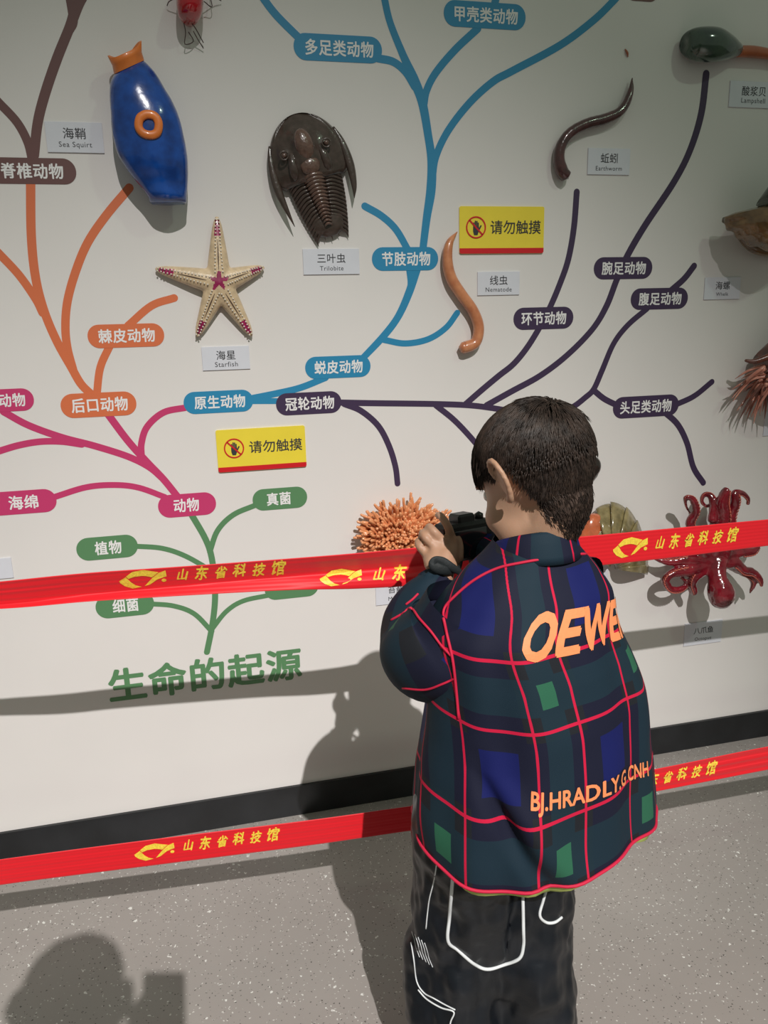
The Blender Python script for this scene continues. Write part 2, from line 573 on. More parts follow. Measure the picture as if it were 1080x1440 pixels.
uv, F = fit('生命的起源', b[0] - a[0], (at(292, 926)[2] - at(292, 973)[2]) * 1.0, bold=0.030, spacing=1.06)
tag(put('title_lettering', on_wall(uv, mid[0], mid[2], 0.0008), F, M_green, tree, smooth=False), 'large green Chinese title under the trunk')


# ---------------------------------------------------------------- white name plates
def plate(box_, cn, en, label, cnw=0.5, enw=0.6, parts=True):
    x0, y0, x1, y1 = box_
    xm, ym = (x0 + x1) / 2, (y0 + y1) / 2
    a, b, u, d = at(x0, ym), at(x1, ym), at(xm, y0), at(xm, y1)
    cx, cz = (a[0] + b[0]) / 2, (u[2] + d[2]) / 2
    hw, hh = (b[0] - a[0]) / 2, (u[2] - d[2]) / 2
    root = empty('name_plate', (cx, 0, cz - hh), label, 'label', 'white name plates beside the models')
    V, F = box((cx, -0.0016, cz), (hw, 0.0016, hh), bev=0.0004)
    put('plate', V, F, M_plate, root, smooth=False)
    if cn:
        uv, F = fit(cn, 2 * hw * cnw, bold=0.004, spacing=1.05)
        put('lettering', on_wall(uv, cx, cz + hh * .26, 0.0035), F, M_ink, root, smooth=False)
        uv, F = fit(en, 2 * hw * enw, spacing=1.1)
        put('lettering', on_wall(uv, cx, cz - hh * .52, 0.0035), F, M_ink, root, smooth=False)
    return root


plate((65, 172, 145, 215), '海鞘', 'Sea Squirt', 'white name plate of the sea squirt, left of the blue model', 0.40, 0.58)
plate((426, 350, 505, 386), '三叶虫', 'Trilobite', 'white name plate of the trilobite, just below the fossil-like model', 0.50, 0.42)
plate((671, 382, 730, 415), '线虫', 'Nematode', 'white name plate of the nematode, right of the pale orange worm', 0.42, 0.62)
plate((826, 209, 885, 246), '蚯蚓', 'Earthworm', 'white name plate of the earthworm, right of the dark brown worm', 0.40, 0.62)
plate((1025, 115, 1092, 152), '酸浆贝', 'Lampshell', 'white name plate of the lampshell at the top right edge', 0.50, 0.50)
plate((990, 390, 1040, 421), '海螺', 'Whelk', 'white name plate of the whelk, right of the gastropod pill', 0.40, 0.34)
plate((284, 487, 351, 520), '海星', 'Starfish', 'white name plate of the starfish, right under the five-armed model', 0.40, 0.48)
plate((528, 815, 607, 847), '苔藓动物', 'Moss Animal', 'white name plate of the moss animal, peeping out between belt and sleeve', 0.56, 0.56)
plate((962, 874, 1014, 905), '八爪鱼', 'Octopus', 'white name plate of the octopus, lying in the belt shadow', 0.52, 0.44)
plate((-45, 786, 18, 815), None, None, 'white name plate cut by the left edge above the red belt')
plate((1074, 577, 1130, 611), None, None, 'white name plate cut by the right edge under the pink tentacles')
plate((806, 796, 854, 829), None, None, 'white name plate under the ribbed shell, mostly hidden by the jacket')


# ---------------------------------------------------------------- yellow warning signs
def warning(c4, label):
    (ax, ay), (bx, by), (cx_, cy_), (dx, dy) = c4      # tl, tr, br, bl
    xs = (at(ax, ay)[0] + at(dx, dy)[0]) / 2, (at(bx, by)[0] + at(cx_, cy_)[0]) / 2
    zs = (at(dx, dy)[2] + at(cx_, cy_)[2]) / 2, (at(ax, ay)[2] + at(bx, by)[2]) / 2
    W, Hh = xs[1] - xs[0], zs[1] - zs[0]
    x0, z0 = xs[0], zs[0]
    root = empty('warning_sign', (x0 + W / 2, 0, z0), label, 'sign', 'yellow do-not-touch signs')
    V, F = slab(rrect(x0 + W / 2, z0 + Hh / 2, W / 2, Hh / 2, 0.005), 0.0, 0.004)
    put('panel', V, F, M_yellow, root, smooth=False)
    o = [(x, z) for x, z in rrect(x0 + W / 2, z0 + Hh / 2, W / 2, Hh / 2, 0.005) if z < z0 + 0.0051]
    zt = z0 + Hh * 0.115
    o = [(x0, zt)] + o + [(x0 + W, zt)]
    V, F = slab(o, 0.0041, 0.0046)
    put('red_stripe', V, F, M_signred, root, smooth=False)
    cx, cz, R = x0 + W * 0.19, z0 + Hh * 0.555, Hh * 0.235
    n = 40
    V = []; F = []
    for i in range(n):
        a = 2 * math.pi * i / n
        for r in (R, R * .87): V.append((cx + r * math.cos(a), -0.0052, cz + r * math.sin(a)))
        j = (i + 1) % n
        F.append((2 * i, 2 * j, 2 * j + 1, 2 * i + 1))
    k = len(V); q = math.sqrt(.5); hw = R * .075
    for s, t in ((-1, -1), (-1, 1), (1, 1), (1, -1)):
        V.append((cx + s * q * R * .9 + t * q * hw, -0.0052, cz - s * q * R * .9 + t * q * hw))
    F.append((k, k + 1, k + 2, k + 3))
    put('prohibition_ring', V, F, M_signred, root, smooth=False)
    # open hand symbol
    P = []
    hs = R * 1.15
    def quad(x_, z_, x2, z2, w_):
        d = unit(np.array([x2 - x_, z2 - z_])); nn = np.array([-d[1], d[0]]) * w_ / 2
        a_, b_ = np.array([x_, z_]), np.array([x2, z2])
        o_ = [a_ + nn, a_ - nn] + [b_ + w_ / 2 * (math.cos(t) * -nn / (w_ / 2) + math.sin(t) * d) for t in np.linspace(0, math.pi, 6)]
        P.append(slab([(cx + p[0] * hs, cz + p[1] * hs) for p in o_], 0.0042, 0.0048))
    quad(-.18, -.1, -.18, .34, .11); quad(-.05, -.1, -.05, .48, .11); quad(.08, -.1, .08, .46, .11); quad(.2, -.1, .2, .34, .10)
    quad(.16, -.35, .43, .12, .12)
    P.append(slab([(cx + x * hs, cz + z * hs) for x, z in ((-.25, .05), (.26, .05), (.26, -.25), (.14, -.6), (-.16, -.6), (-.25, -.3))], 0.0042, 0.0049))
    V, F = join(P)
    put('hand_symbol', V, F, M_ink, root, smooth=False)
    uv, F = fit('请勿触摸', W * 0.60, Hh * .29, bold=0.008, spacing=1.0)
    put('lettering', on_wall(uv, x0 + W * 0.66, z0 + Hh * 0.56, 0.0047), F, M_ink, root, smooth=False)


warning(((645, 291), (765, 290), (763, 355), (646, 358)), 'yellow do-not-touch sign beside the pale orange nematode, upper of two')
warning(((303, 605), (429, 598), (430, 656), (307, 664)), 'yellow do-not-touch sign below the blue and purple pills, lower of two')

# ---------------------------------------------------------------- models on the wall
def relief(stations, n=28, stand=0.0, per=5, back=0.35):
    """closed loft; each station: (xl,yl, xr,yr, depth) in px edges; cross-section an ellipse standing on the wall"""
    S = []
    for xl, yl, xr, yr, d in stations:
        a, b = at(xl, yl, stand + d * .5), at(xr, yr, stand + d * .5)
        S.append([*a, *b, d])
    S = catmull(np.array(S), per)
    V, F = [], []
    for s in S:
        a, b, d = s[:3], s[3:6], max(s[6], .002)
        c = (a + b) / 2; h = (b - a) / 2
        for k in range(n):
            t = 2 * math.pi * k / n
            q = math.sin(t)
            V.append(c + math.cos(t) * h + np.array([0, -1, 0]) * (d * .5 * q if q > 0 else d * .5 * q))
    m = len(S)
    for i in range(m - 1):
        for k in range(n):
            k2 = (k + 1) % n
            F.append((i * n + k, i * n + k2, (i + 1) * n + k2, (i + 1) * n + k))
    F.append(tuple(range(n))[::-1]); F.append(tuple(range((m - 1) * n, m * n)))
    return np.array(V), F


def pxtube(pts, R, n=12, s=None, **k):
    P = [at(p[0], p[1], (p[2] if len(p) > 2 else s)) for p in pts]
    return tube(P, R, n=n, **k)


# -- blue sea squirt
M_sq = mat('squirt_blue', lin((18, 74, 158)), 0.22, rgb2=lin((10, 52, 120)), vscale=30, bump=0.25, bscale=50, coat=0.6)
M_sqo = mat('squirt_orange', lin((222, 122, 52)), 0.4, var=0.15, coat=0.3)
root = empty('sea_squirt_model', at(215, 283, 0.0), 'glossy blue sea squirt model with orange siphons', 'wall model')
V, F = relief([(163, 101, 197, 82, .035), (155, 118, 207, 90, .055), (154, 135, 224, 112, .072), (155, 160, 240, 138, .08), (158, 190, 253, 168, .085), (166, 217, 261, 200, .085),
               (180, 240, 264, 232, .08), (196, 262, 264, 258, .07), (207, 276, 263.5, 277, .068), (210, 284, 263, 285, .055), (214, 287, 261, 287, .04)], stand=0.022)
N = normals(V, F); V = V + N * (fbm(V, 22)[:, None] * .002)
put('body', V, F, M_sq, root)
P = []
t = at(180, 92, .05); ax = unit(at(176, 76, .055) - t)
e1 = unit(at(197, 84, .055) - at(160, 101, .055)); e2 = unit(np.cross(ax, e1))
V, F = [], []
n = 32
for j, (h, r) in enumerate(((-.004, .036), (.012, .035), (.026, .040), (.026, .036), (.010, .028))):
    for k in range(n):
        a = 2 * math.pi * k / n
        rr = r * (1 + .06 * math.sin(3 * a + 1)); hh = h + (.0055 * math.cos(2 * a) + .0025 * math.sin(3 * a) if j in (2, 3) else 0)
        V.append(t + ax * hh + rr * (math.cos(a) * e1 + .75 * math.sin(a) * e2))
for j in range(4):
    for k in range(n):
        k2 = (k + 1) % n; F.append((j * n + k, j * n + k2, (j + 1) * n + k2, (j + 1) * n + k))
tag(put('siphon', V, F, M_sqo, root), 'orange open siphon at the top end')
ring = [(197, 166), (205, 161), (217, 163), (223, 173), (221, 186), (212, 190), (201, 187), (195, 178)]
V, F = tube([at(x, y, .1085) for x, y in ring + ring[:2]], .0092, n=10, flat=.6, cap=False)
tag(put('siphon', V, F, M_sqo, root), 'orange ring-shaped side siphon')

# -- starfish
M_star = mat('starfish_sand', lin((206, 182, 148)), 0.35, var=0.12, vscale=60, bump=0.4, bscale=220, coat=0.4)
M_starm = mat('starfish_magenta', lin((150, 30, 82)), 0.35, var=0.2, coat=0.4)
M_bead = mat('starfish_beads', (0.75, 0.68, 0.58), 0.25, coat=0.5)
M_slot = mat('starfish_groove', (0.09, 0.05, 0.03), 0.6)
root = empty('starfish_model', at(308, 470, 0), 'sandy five-armed starfish model with magenta centre and tips', 'wall model')
tips = [(305, 305), (371, 376), (354, 472), (277, 473), (219, 378)]
c0 = np.array([308, 398])
P = [ellipsoid(at(308, 399, .013), (.034, .016, .034))]
for tx, ty in tips:
    tp = np.array([tx, ty])
    pts = [at(*(c0 + (tp - c0) * f), .011 + .006 * (1 - f)) for f in (0, .3, .6, .85, 1)]
    P.append(tube(pts, [.030, .0255, .0185, .012, .005], n=14, flat=.75))
V, F = voxel(P, .0028, 5)
pc = proj(V)
mi = []
pt = np.array(tips, float)
for f in F:
    c = pc[list(f)].mean(0); y = V[list(f), 1].mean()
    k = np.argmin(np.linalg.norm(pt - c, axis=1)); d = unit(pt[k] - c0); L = np.linalg.norm(pt[k] - c0)
    al = (c - c0) @ d / L; ac = abs((c - c0) @ np.array([-d[1], d[0]]))
    nz = mnoise.noise(Vector((c[0] / 3, c[1] / 3, 0)))
    on = (.72 < al < .95 and ac < 4.2 * (1.25 - al) * 2.2 and y < -.008) or ((lambda q_: math.hypot(*q_) < 9.5 + 4.5 * math.cos(5 * math.atan2(q_[1], q_[0]) + 1.57) + 2.5 * nz)(c - c0 - [0, -3]) and y < -.018)
    mi.append(1 if on else 0)
put('body', V, F, M_star, root, mats=[M_starm], midx=mi)
P, G = [], []
for tx, ty in tips:
    tp = np.array([tx, ty], float); d = unit(tp - c0); nn = np.array([-d[1], d[0]]); L = np.linalg.norm(tp - c0)
    for i in range(16):
        f = .17 + .8 * i / 15
        for s in (-1, 1):
            q = c0 + d * L * f + nn * s * (6.2 * (1 - f * .72)) + np.random.RandomState(i).randn(2) * .3
            r = .0265 * (1 - f) + .0085
            P.append(ellipsoid(at(*q, .0125 + r * .82), .0022, nu=6, nv=4))
    G.append(tube([at(*(c0 + d * L * f), .018 + .0225 * (1 - f)) for f in (.2, .35, .5, .66)], [.0006, .0016, .0014, .0005], n=6))
V, F = join(P); tag(put('beads', V, F, M_bead, root), 'rows of pale beads', kind='stuff')
V, F = join(G); put('arm_groove', V, F, M_slot, root)

# -- trilobite
M_tri = mat('trilobite_brown', lin((74, 60, 54)), 0.28, rgb2=lin((58, 47, 40)), vscale=60, bump=0.35, bscale=140, coat=0.55)
M_tri2 = mat('trilobite_axis', lin((96, 72, 62)), 0.25, var=0.2, vscale=90, bump=0.5, bscale=200, coat=0.6)
root = empty('trilobite_model', at(455, 335, 0), 'glossy dark brown trilobite model with two long cheek spines', 'wall model')
O = np.array([414., 160.]); E_ = np.array([466., 330.]); ad = unit(E_ - O); cd_ = np.array([-ad[1], ad[0]]) * -1   # cd_ points to picture right
if cd_[0] < 0: cd_ = -cd_


def T(a, c, d):
    """trilobite frame: a px along, c px across, d metres off the wall"""
    q = O + ad * a + cd_ * c
    return at(q[0], q[1], d)


rows = []
NA, NC = 26, 33
V, F = [], []
for i in range(NA):
    a = (i / (NA - 1)) ** 1.7
    A = 98 * a
    half = 56 * math.sqrt(max(0, 1 - (1 - min(1, A / 78)) ** 2.1)) + .5
    half *= 1 - .22 * max(0, (A - 76) / 22) ** 2
    for j in range(NC):
        u = -1 + 2 * j / (NC - 1)
        x = u * half
        drop = (6 * abs(u) ** 2 - 3) * (half / 56) ** 2
        h = .008 + .034 * (1 - abs(u) ** 2.6) * min(1, (A / 98) * 2.6 + .12)
        h += .006 * math.exp(-((abs(u) - .93) / .06) ** 2)
        g = math.exp(-(x / 15.0) ** 4) * math.exp(-((A - 55) / 33) ** 4)
        h += .014 * g
        for ex in (-31, 31):
            e = math.hypot(x - ex, (A - 52)) / 7
            h += .006 * math.exp(-e * e)
        h += .005 * math.exp(-((abs(x) - 21) / 5.5) ** 2) * math.exp(-((A - 76) / 16) ** 2)
        V.append(T(A + drop, x, h))
n0 = len(V)
for i in range(NA):
    for j in range(NC):
        V.append(np.array([V[i * NC + j][0], -.004, V[i * NC + j][2]]))
for i in range(NA - 1):
    for j in range(NC - 1):
        q = i * NC + j
        F.append((q, q + 1, q + NC + 1, q + NC)); F.append((n0 + q, n0 + q + NC, n0 + q + NC + 1, n0 + q + 1))
rim = [j for j in range(NC)] + [i * NC + NC - 1 for i in range(1, NA)] + [(NA - 1) * NC + j for j in range(NC - 2, -1, -1)] + [i * NC for i in range(NA - 2, 0, -1)]
for k in range(len(rim)):
    a, b = rim[k], rim[(k + 1) % len(rim)]; F.append((a, n0 + a, n0 + b, b))
put('head_shield', V, F, M_tri, root)
V, F = ellipsoid((0, 0, 0), 1, nu=20, nv=14)
c = T(46, 0, .047); ea = unit(T(60, 0, .047) - T(40, 0, .047)); ec = unit(T(50, 10, .047) - T(50, -10, .047)); ed = np.array([0, -1, 0])
put('glabella', c + V[:, :1] * ea * .037 + V[:, 1:2] * ec * .022 + V[:, 2:] * ed * .016, F, M_tri2, root)
c = T(76, 0, .046)
put('glabella', c + V[:, :1] * ea * .022 + V[:, 1:2] * ec * .024 + V[:, 2:] * ed * .012, F, M_tri2, root)
for s in (-1, 1):
    V, F = tube([T(52, 20 * s, .038), T(66, 23 * s, .044), T(82, 24 * s, .040), T(92, 23 * s, .030)], [.005, .0095, .0115, .006], n=12, flat=.7)
    put('cheek_lobe', V, F, M_tri, root)
    V, F = tube([T(34, 47 * s, .012), T(58, 52 * s, .016), T(90, 54 * s, .02), T(120, 51 * s, .024), T(152 if s < 0 else 138, 46 * s, .026)], [.003, .0085, .0105, .007, .0008], n=10, flat=.7)
    put('cheek_spine', V, F, M_tri, root)
    V, F = tube([T(52 + 6 * math.sin(t), 31 * s + 6 * math.cos(t), .050) for t in np.linspace(0, 2 * math.pi, 9)], .0022, n=6, cap=False)
    put('eye_ring', V, F, M_tri, root)
    V, F = ellipsoid(T(52, 31 * s, .047), (.006, .005, .006)); put('eye', V, F, M_tri2, root)
nseg = 15
for i in range(nseg):
    f = i / (nseg - 1)
    a = 92 + 72 * f
    wa = 15 * (1 - f * .62); hw_ = 36 * (1 - .20 * f - .22 * f * f)
    h = .038 * (1 - .35 * f)
    V, F = tube([T(a + 1, -wa, h - .004), T(a - 2, -wa * .5, h + .007), T(a - 3, 0, h + .010), T(a - 2, wa * .5, h + .007), T(a + 1, wa, h - .004)],
                [.003, .005 * (1 - .4 * f), .0055 * (1 - .4 * f), .005 * (1 - .4 * f), .003], n=8, per=3)
    put('axial_segment', V, F, M_tri2, root)
    for s in (-1, 1):
        V, F = tube([T(a + 1, wa * s, h - .005), T(a + 1 + 4 * f, (wa + (hw_ - wa) * .4) * s, h - .007), T(a + 6 + 6 * f, (wa + (hw_ - wa) * .8) * s, h * .55),
                     T(a + 11 + 7 * f, (hw_ + 1) * s, h * .35), T(a + 16 + 9 * f, (hw_ + 1) * s, h * .30)], [.0036, .0042, .004, .0032, .0004], n=6, per=3)
        put('side_segment', V, F, M_tri, root)
def tw(a, c, d): return (*(O + ad * a - cd_ * c), *(O + ad * a + cd_ * c), d)


V, F = relief([tw(90, 26, .02), tw(130, 25, .02), tw(158, 23, .024), tw(172, 19, .022), tw(180, 10, .014)], n=20, stand=.002)
put('tail_shield', V, F, M_tri, root)
for q in (-18, -9, 0, 9, 18):
    V, F = tube([T(168, q, .012), T(186 - abs(q) * .3, q * 1.15, .010)], [.004, .0006], n=6, per=3)
    put('tail_spine', V, F, M_tri, root)

# -- worms
M_ew = mat('earthworm', lin((84, 46, 48)), 0.22, rgb2=lin((62, 36, 36)), vscale=60, bump=0.3, bscale=180, coat=0.8)
V, F = pxtube([(889, 110, .012), (886, 132, .016), (874, 155, .018), (852, 167, .018), (826, 174, .018), (803, 186, .018), (790, 203, .018), (786, 222, .018), (790, 240, .018), (796, 248, .017)],
              [.0015, .0085, .0115, .0135, .0135, .0130, .0135, .0145, .0165, .0155], n=14)
N = normals(V, F); V += N * (np.sin(V @ np.array([900., 0, 700.]))[:, None] * .0003)
tag(put('earthworm_model', V, F, M_ew), 'shiny dark reddish-brown earthworm model bent in an S', 'wall model')
M_nm = mat('nematode', lin((206, 138, 96)), 0.3, rgb2=lin((184, 112, 76)), vscale=40, bump=0.1, bscale=120, coat=0.5)
V, F = pxtube([(643, 326, .010), (632, 342, .016), (629, 365, .018), (634, 390, .018), (648, 413, .018), (665, 437, .018), (673, 460, .018), (669, 481, .018), (655, 488, .018), (649, 488, .018)],
              [.001, .010, .0135, .0145, .0145, .0145, .0145, .0145, .0155, .013], n=16)
tag(put('nematode_model', V, F, M_nm), 'smooth pale orange nematode model next to the upper yellow sign', 'wall model')

# -- lampshell
M_ls = mat('lampshell_green', lin((42, 60, 54)), 0.15, rgb2=lin((58, 78, 62)), vscale=25, bump=0.2, bscale=60, coat=1.0)
M_st = mat('lampshell_stalk', lin((164, 88, 54)), 0.3, var=0.15, coat=0.5)
root = empty('lampshell_model', at(1000, 88, 0), 'dark green glossy lampshell model with orange-brown stalk', 'wall model')
st = []
for x, t_, b_, d in ((960, 58, 68, .02), (963, 47, 76, .045), (974, 40, 84, .065), (990, 37.5, 87, .075), (1008, 39, 87, .075), (1024, 48, 84, .06), (1036, 58, 80, .04), (1042, 63, 78, .025)):
    st.append((x, b_, x, t_, d))
V, F = relief(st, stand=.004, n=26); put('shell', V, F, M_ls, root)
V, F = pxtube([(1038, 72, .022), (1060, 73, .022), (1085, 77, .02), (1110, 84, .018)], [.014, .0145, .013, .012], n=14)
put('stalk', V, F, M_st, root)

# -- small brown chip above the earthworm
V, F = pxtube([(879, 69, .002), (882, 74, .004), (883, 80, .002)], [.0012, .003, .0012], n=8)
tag(put('paint_chip', V, F, M_st), 'tiny brown chip on the wall above the earthworm', 'chip')

# -- red mite at the top edge
M_red = mat('mite_red', lin((196, 14, 34)), 0.12, rgb2=lin((150, 8, 24)), vscale=40, coat=1.0)
M_leg = mat('mite_leg', lin((74, 56, 54)), 0.4)
root = empty('mite_model', at(268, 40, 0), 'glossy red round mite model with thin wire legs', 'wall model')
st = [(250 + 0, -22, 286, -24, .03), (248, -10, 286, -11, .06), (248, 8, 286, 7, .075), (251, 22, 283, 22, .065), (258, 32, 277, 32, .04), (263, 36, 272, 36, .02)]
V, F = relief(st, stand=.01, n=24); put('abdomen', V, F, M_red, root)
for L in ([(258, 30), (261, 46), (260, 62), (272, 58), (265, 45)], [(270, 34), (275, 40), (286, 60)], [(272, 44), (278, 55), (286, 68)],
          [(248, -3), (238, 2), (235, 8)], [(287, 2), (298, 10), (295, -6)], [(286, -3), (300, -4), (311, 1)]):
    V, F = pxtube([(x, y, .03 - .022 * i / (len(L) - 1)) for i, (x, y) in enumerate(L)], .0011, n=6, per=4)
    put('leg', V, F, M_leg, root)

# -- whelk at the right edge
M_wh = mat('whelk_brown', lin((132, 100, 62)), 0.18, rgb2=lin((88, 66, 42)), vscale=25, bump=0.3, bscale=40, coat=0.9)
M_whd = mat('whelk_dark', lin((64, 70, 52)), 0.2, rgb2=lin((36, 38, 32)), vscale=30, coat=0.9)
root = empty('whelk_model', at(1085, 360, 0), 'brown glossy whelk model cut by the right edge', 'wall model')
V, F = relief([(1018, 316, 1020, 306, .02), (1035, 330, 1030, 298, .05), (1060, 346, 1052, 292, .09), (1085, 352, 1080, 284, .12), (1115, 345, 1110, 270, .13), (1150, 330, 1140, 275, .09), (1165, 315, 1160, 290, .03)], stand=.055, n=26)
N = normals(V, F); V += N * (np.sin((proj(V)[:, 1] - (proj(V)[:, 0] - 1040) * -.25) * .42)[:, None] * .004)
put('body', V, F, M_wh, root)
V, F = relief([(1066, 290, 1068, 284, .02), (1080, 292, 1076, 274, .06), (1105, 282, 1096, 248, .08), (1130, 275, 1120, 232, .06), (1145, 262, 1140, 240, .02)], stand=.10, n=22)
put('shell', V, F, M_whd, root)
V, F = tube([at(1030, 318, .045), at(1060, 345, .04), at(1100, 350, .03)], [.006, .02, .03], n=12); put('foot', V, F, M_wh, root)
V, F = tube([at(1100, 315, .07), at(1104, 318, .0)], [.02, .02], n=12); put('mount', V, F, M_whd, root)

# -- pink tentacles at the right edge
M_pk = mat('tentacle_pink', lin((224, 160, 138)), 0.3, rgb2=lin((190, 118, 100)), vscale=30, coat=0.5)
M_pkb = mat('tentacle_base', lin((118, 66, 50)), 0.3, rgb2=lin((80, 46, 38)), vscale=30, coat=0.5)
root = empty('nautilus_model', at(1090, 560, 0), 'bunch of pink tentacles of a cephalopod model cut by the right edge', 'wall model')
V, F = relief([(1062, 512, 1066, 498, .03), (1075, 540, 1078, 488, .09), (1100, 560, 1100, 470, .13), (1140, 560, 1140, 450, .12), (1160, 540, 1165, 480, .05)], stand=.03, n=22)
put('body', V, F, M_pkb, root)
rnd = random.Random(3)
for i in range(46):
    t = rnd.random()
    ang = math.radians(188 - 92 * t + rnd.uniform(-8, 8))
    Ln = rnd.uniform(30, 56) * (1.0 - .12 * abs(t - .3))
    bx, by = 1082 - 5 * t + rnd.uniform(-8, 14), 524 + 14 * t + rnd.uniform(-14, 10)
    if t > .8: bx += 6
    dx, dy = math.cos(ang), math.sin(ang)
    cv = rnd.uniform(.0, .35)
    pts = []
    for k, f in enumerate((0, .35, .7, 1)):
        x = bx + dx * Ln * f - cv * 4 * f; y = by + dy * Ln * f * .9 + Ln * .36 * f * f
        pts.append(at(x, y, .085 - .045 * f + rnd.uniform(-.02, .02)))
    V, F = tube(pts, [.0055, .0048, .0034, .0007], n=7, per=3)
    put('tentacle', V, F, M_pk if i % 4 else M_pkb, root)
V, F = pxtube([(1048, 507, .08), (1062, 508, .09), (1085, 500, .10)], [.004, .007, .010], n=8); put('tentacle', V, F, M_pkb, root)

# -- ribbed shell with orange body
M_shell = mat('shell_olive', lin((146, 132, 92)), 0.2, rgb2=lin((108, 96, 62)), vscale=40, bump=0.2, bscale=80, coat=0.8)
M_shb = mat('shell_orange', lin((196, 104, 66)), 0.2, var=0.2, vscale=30, coat=0.9)
root = empty('ribbed_shell_model', at(860, 800, 0), 'olive ribbed fan shell model with glossy orange body above the red belt', 'wall model')
V, F = relief([(800, 765, 806, 748, .02), (812, 775, 818, 730, .05), (826, 785, 832, 722, .06), (840, 790, 846, 724, .05), (852, 785, 856, 730, .03)], stand=.008, n=22)
put('body', V, F, M_shb, root)
hub = np.array([862., 800.])
nr = 11
for i in range(nr):
    a0 = math.radians(212 + (368 - 212) * i / nr); a1 = math.radians(212 + (368 - 212) * (i + 1.12) / nr)
    def R_(a):
        d = np.array([math.cos(a), math.sin(a)])
        rx, ry = 49., 91.
        r = 1 / math.sqrt((d[0] / rx) ** 2 + (d[1] / ry) ** 2)
        return min(r, 92)
    V, F = [], []
    nr2 = 12
    for j in range(nr2):
        f = j / (nr2 - 1)
        for k, u in enumerate(np.linspace(0, 1, 6)):
            a = a0 + (a1 - a0) * u
            q = hub + np.array([math.cos(a), math.sin(a)]) * (R_(a) * (1.0 + .035 * (1 - u))) * (0.08 + .92 * f)
            h = .012 + .058 * math.sin(math.pi * min(.97, .12 + f * .86)) * 1.0 + .009 * (1 - u) ** 1.5 * (f ** .5)
            V.append(at(q[0], q[1], h))
    m = len(V)
    for v in list(V): V.append(v + np.array([0, .006, 0]))
    for j in range(nr2 - 1):
        for k in range(5):
            p = j * 6 + k
            F.append((p, p + 1, p + 7, p + 6)); F.append((m + p, m + p + 6, m + p + 7, m + p + 1))
    rim = list(range(6)) + [j * 6 + 5 for j in range(1, nr2)] + [(nr2 - 1) * 6 + k for k in range(4, -1, -1)] + [j * 6 for j in range(nr2 - 2, 0, -1)]
    for k in range(len(rim)):
        a_, b_ = rim[k], rim[(k + 1) % len(rim)]; F.append((a_, m + a_, m + b_, b_))
    put('shell_rib', V, F, M_shell, root)

# -- dark exhibit behind the boy's head
M_dk = mat('dark_brown_gloss', lin((40, 32, 28)), 0.25, coat=0.6)
V, F = voxel([relief([(700, 655, 705, 640, .03), (735, 700, 745, 630, .05), (780, 705, 790, 640, .055), (820, 690, 826, 645, .045), (838, 672, 842, 645, .03)], stand=.01, n=20),
              ellipsoid(at(833, 656, .03), (.026, .02, .030)), pxtube([(780, 690, .03), (800, 704, .03), (811, 712, .025)], [.012, .008, .0075])], .004, 3)
tag(put('slug_model', V, F, M_dk), "dark rounded model almost wholly hidden behind the boy's head", 'wall model')

# -- octopus
M_oct = mat('octopus_red', lin((138, 24, 40)), 0.16, rgb2=lin((92, 14, 26)), vscale=22, bump=0.3, bscale=60, coat=0.9)
M_suck = mat('octopus_sucker', lin((186, 92, 78)), 0.3, var=.2)
root = empty('octopus_model', at(1010, 855, 0), 'glossy dark red octopus model with curled arms behind the red belt', 'wall model')


def q6(x, y, s): return (900 + x / 6, 660 + y / 6, s)


arms = [
    ([q6(560, 760, .07), q6(480, 600, .08), q6(420, 460, .08), q6(470, 350, .09), q6(440, 250, .095), q6(385, 240, .09), q6(390, 310, .075), q6(430, 380, .06)], [.020, .017, .013, .011, .009, .0065, .0045, .003]),
    ([q6(620, 740, .07), q6(640, 560, .085), q6(700, 420, .09), q6(690, 290, .095), q6(720, 190, .10), q6(735, 170, .10)], [.024, .022, .019, .018, .013, .011]),
    ([q6(610, 440, .09), q6(620, 300, .08), q6(590, 220, .07), q6(540, 215, .06), q6(520, 270, .055), q6(560, 310, .06), q6(590, 290, .07)], [.014, .012, .009, .007, .006, .005, .003]),
    ([q6(700, 740, .07), q6(740, 560, .085), q6(770, 400, .09), q6(800, 270, .095), q6(800, 205, .095), q6(860, 200, .09), q6(910, 250, .085), q6(910, 295, .08)], [.022, .018, .013, .014, .011, .009, .007, .005]),
    ([q6(560, 780, .07), q6(400, 760, .07), q6(250, 780, .06), q6(120, 755, .05)], [.024, .018, .013, .004]),
    ([q6(560, 800, .07), q6(400, 850, .075), q6(270, 880, .08), q6(215, 940, .08), q6(260, 1010, .075), q6(340, 1010, .07), q6(390, 960, .065), q6(330, 900, .075)], [.026, .020, .013, .012, .0105, .009, .007, .004]),
    ([q6(560, 820, .07), q6(470, 890, .075), q6(440, 960, .075), q6(460, 1040, .07), q6(430, 1030, .06), q6(410, 1000, .06)], [.024, .018, .013, .009, .006, .004]),
    ([q6(680, 780, .07), q6(800, 790, .075), q6(870, 850, .08), q6(950, 870, .085), q6(1010, 930, .085), q6(1025, 985, .08)], [.024, .018, .015, .013, .010, .005]),
    ([q6(720, 760, .07), q6(850, 850, .06), q6(930, 900, .07), q6(960, 960, .075), q6(925, 1045, .07)], [.022, .015, .012, .009, .003]),
    ([q6(700, 720, .07), q6(850, 700, .06), q6(950, 690, .06), q6(1010, 650, .06)], [.022, .016, .012, .004]),
]
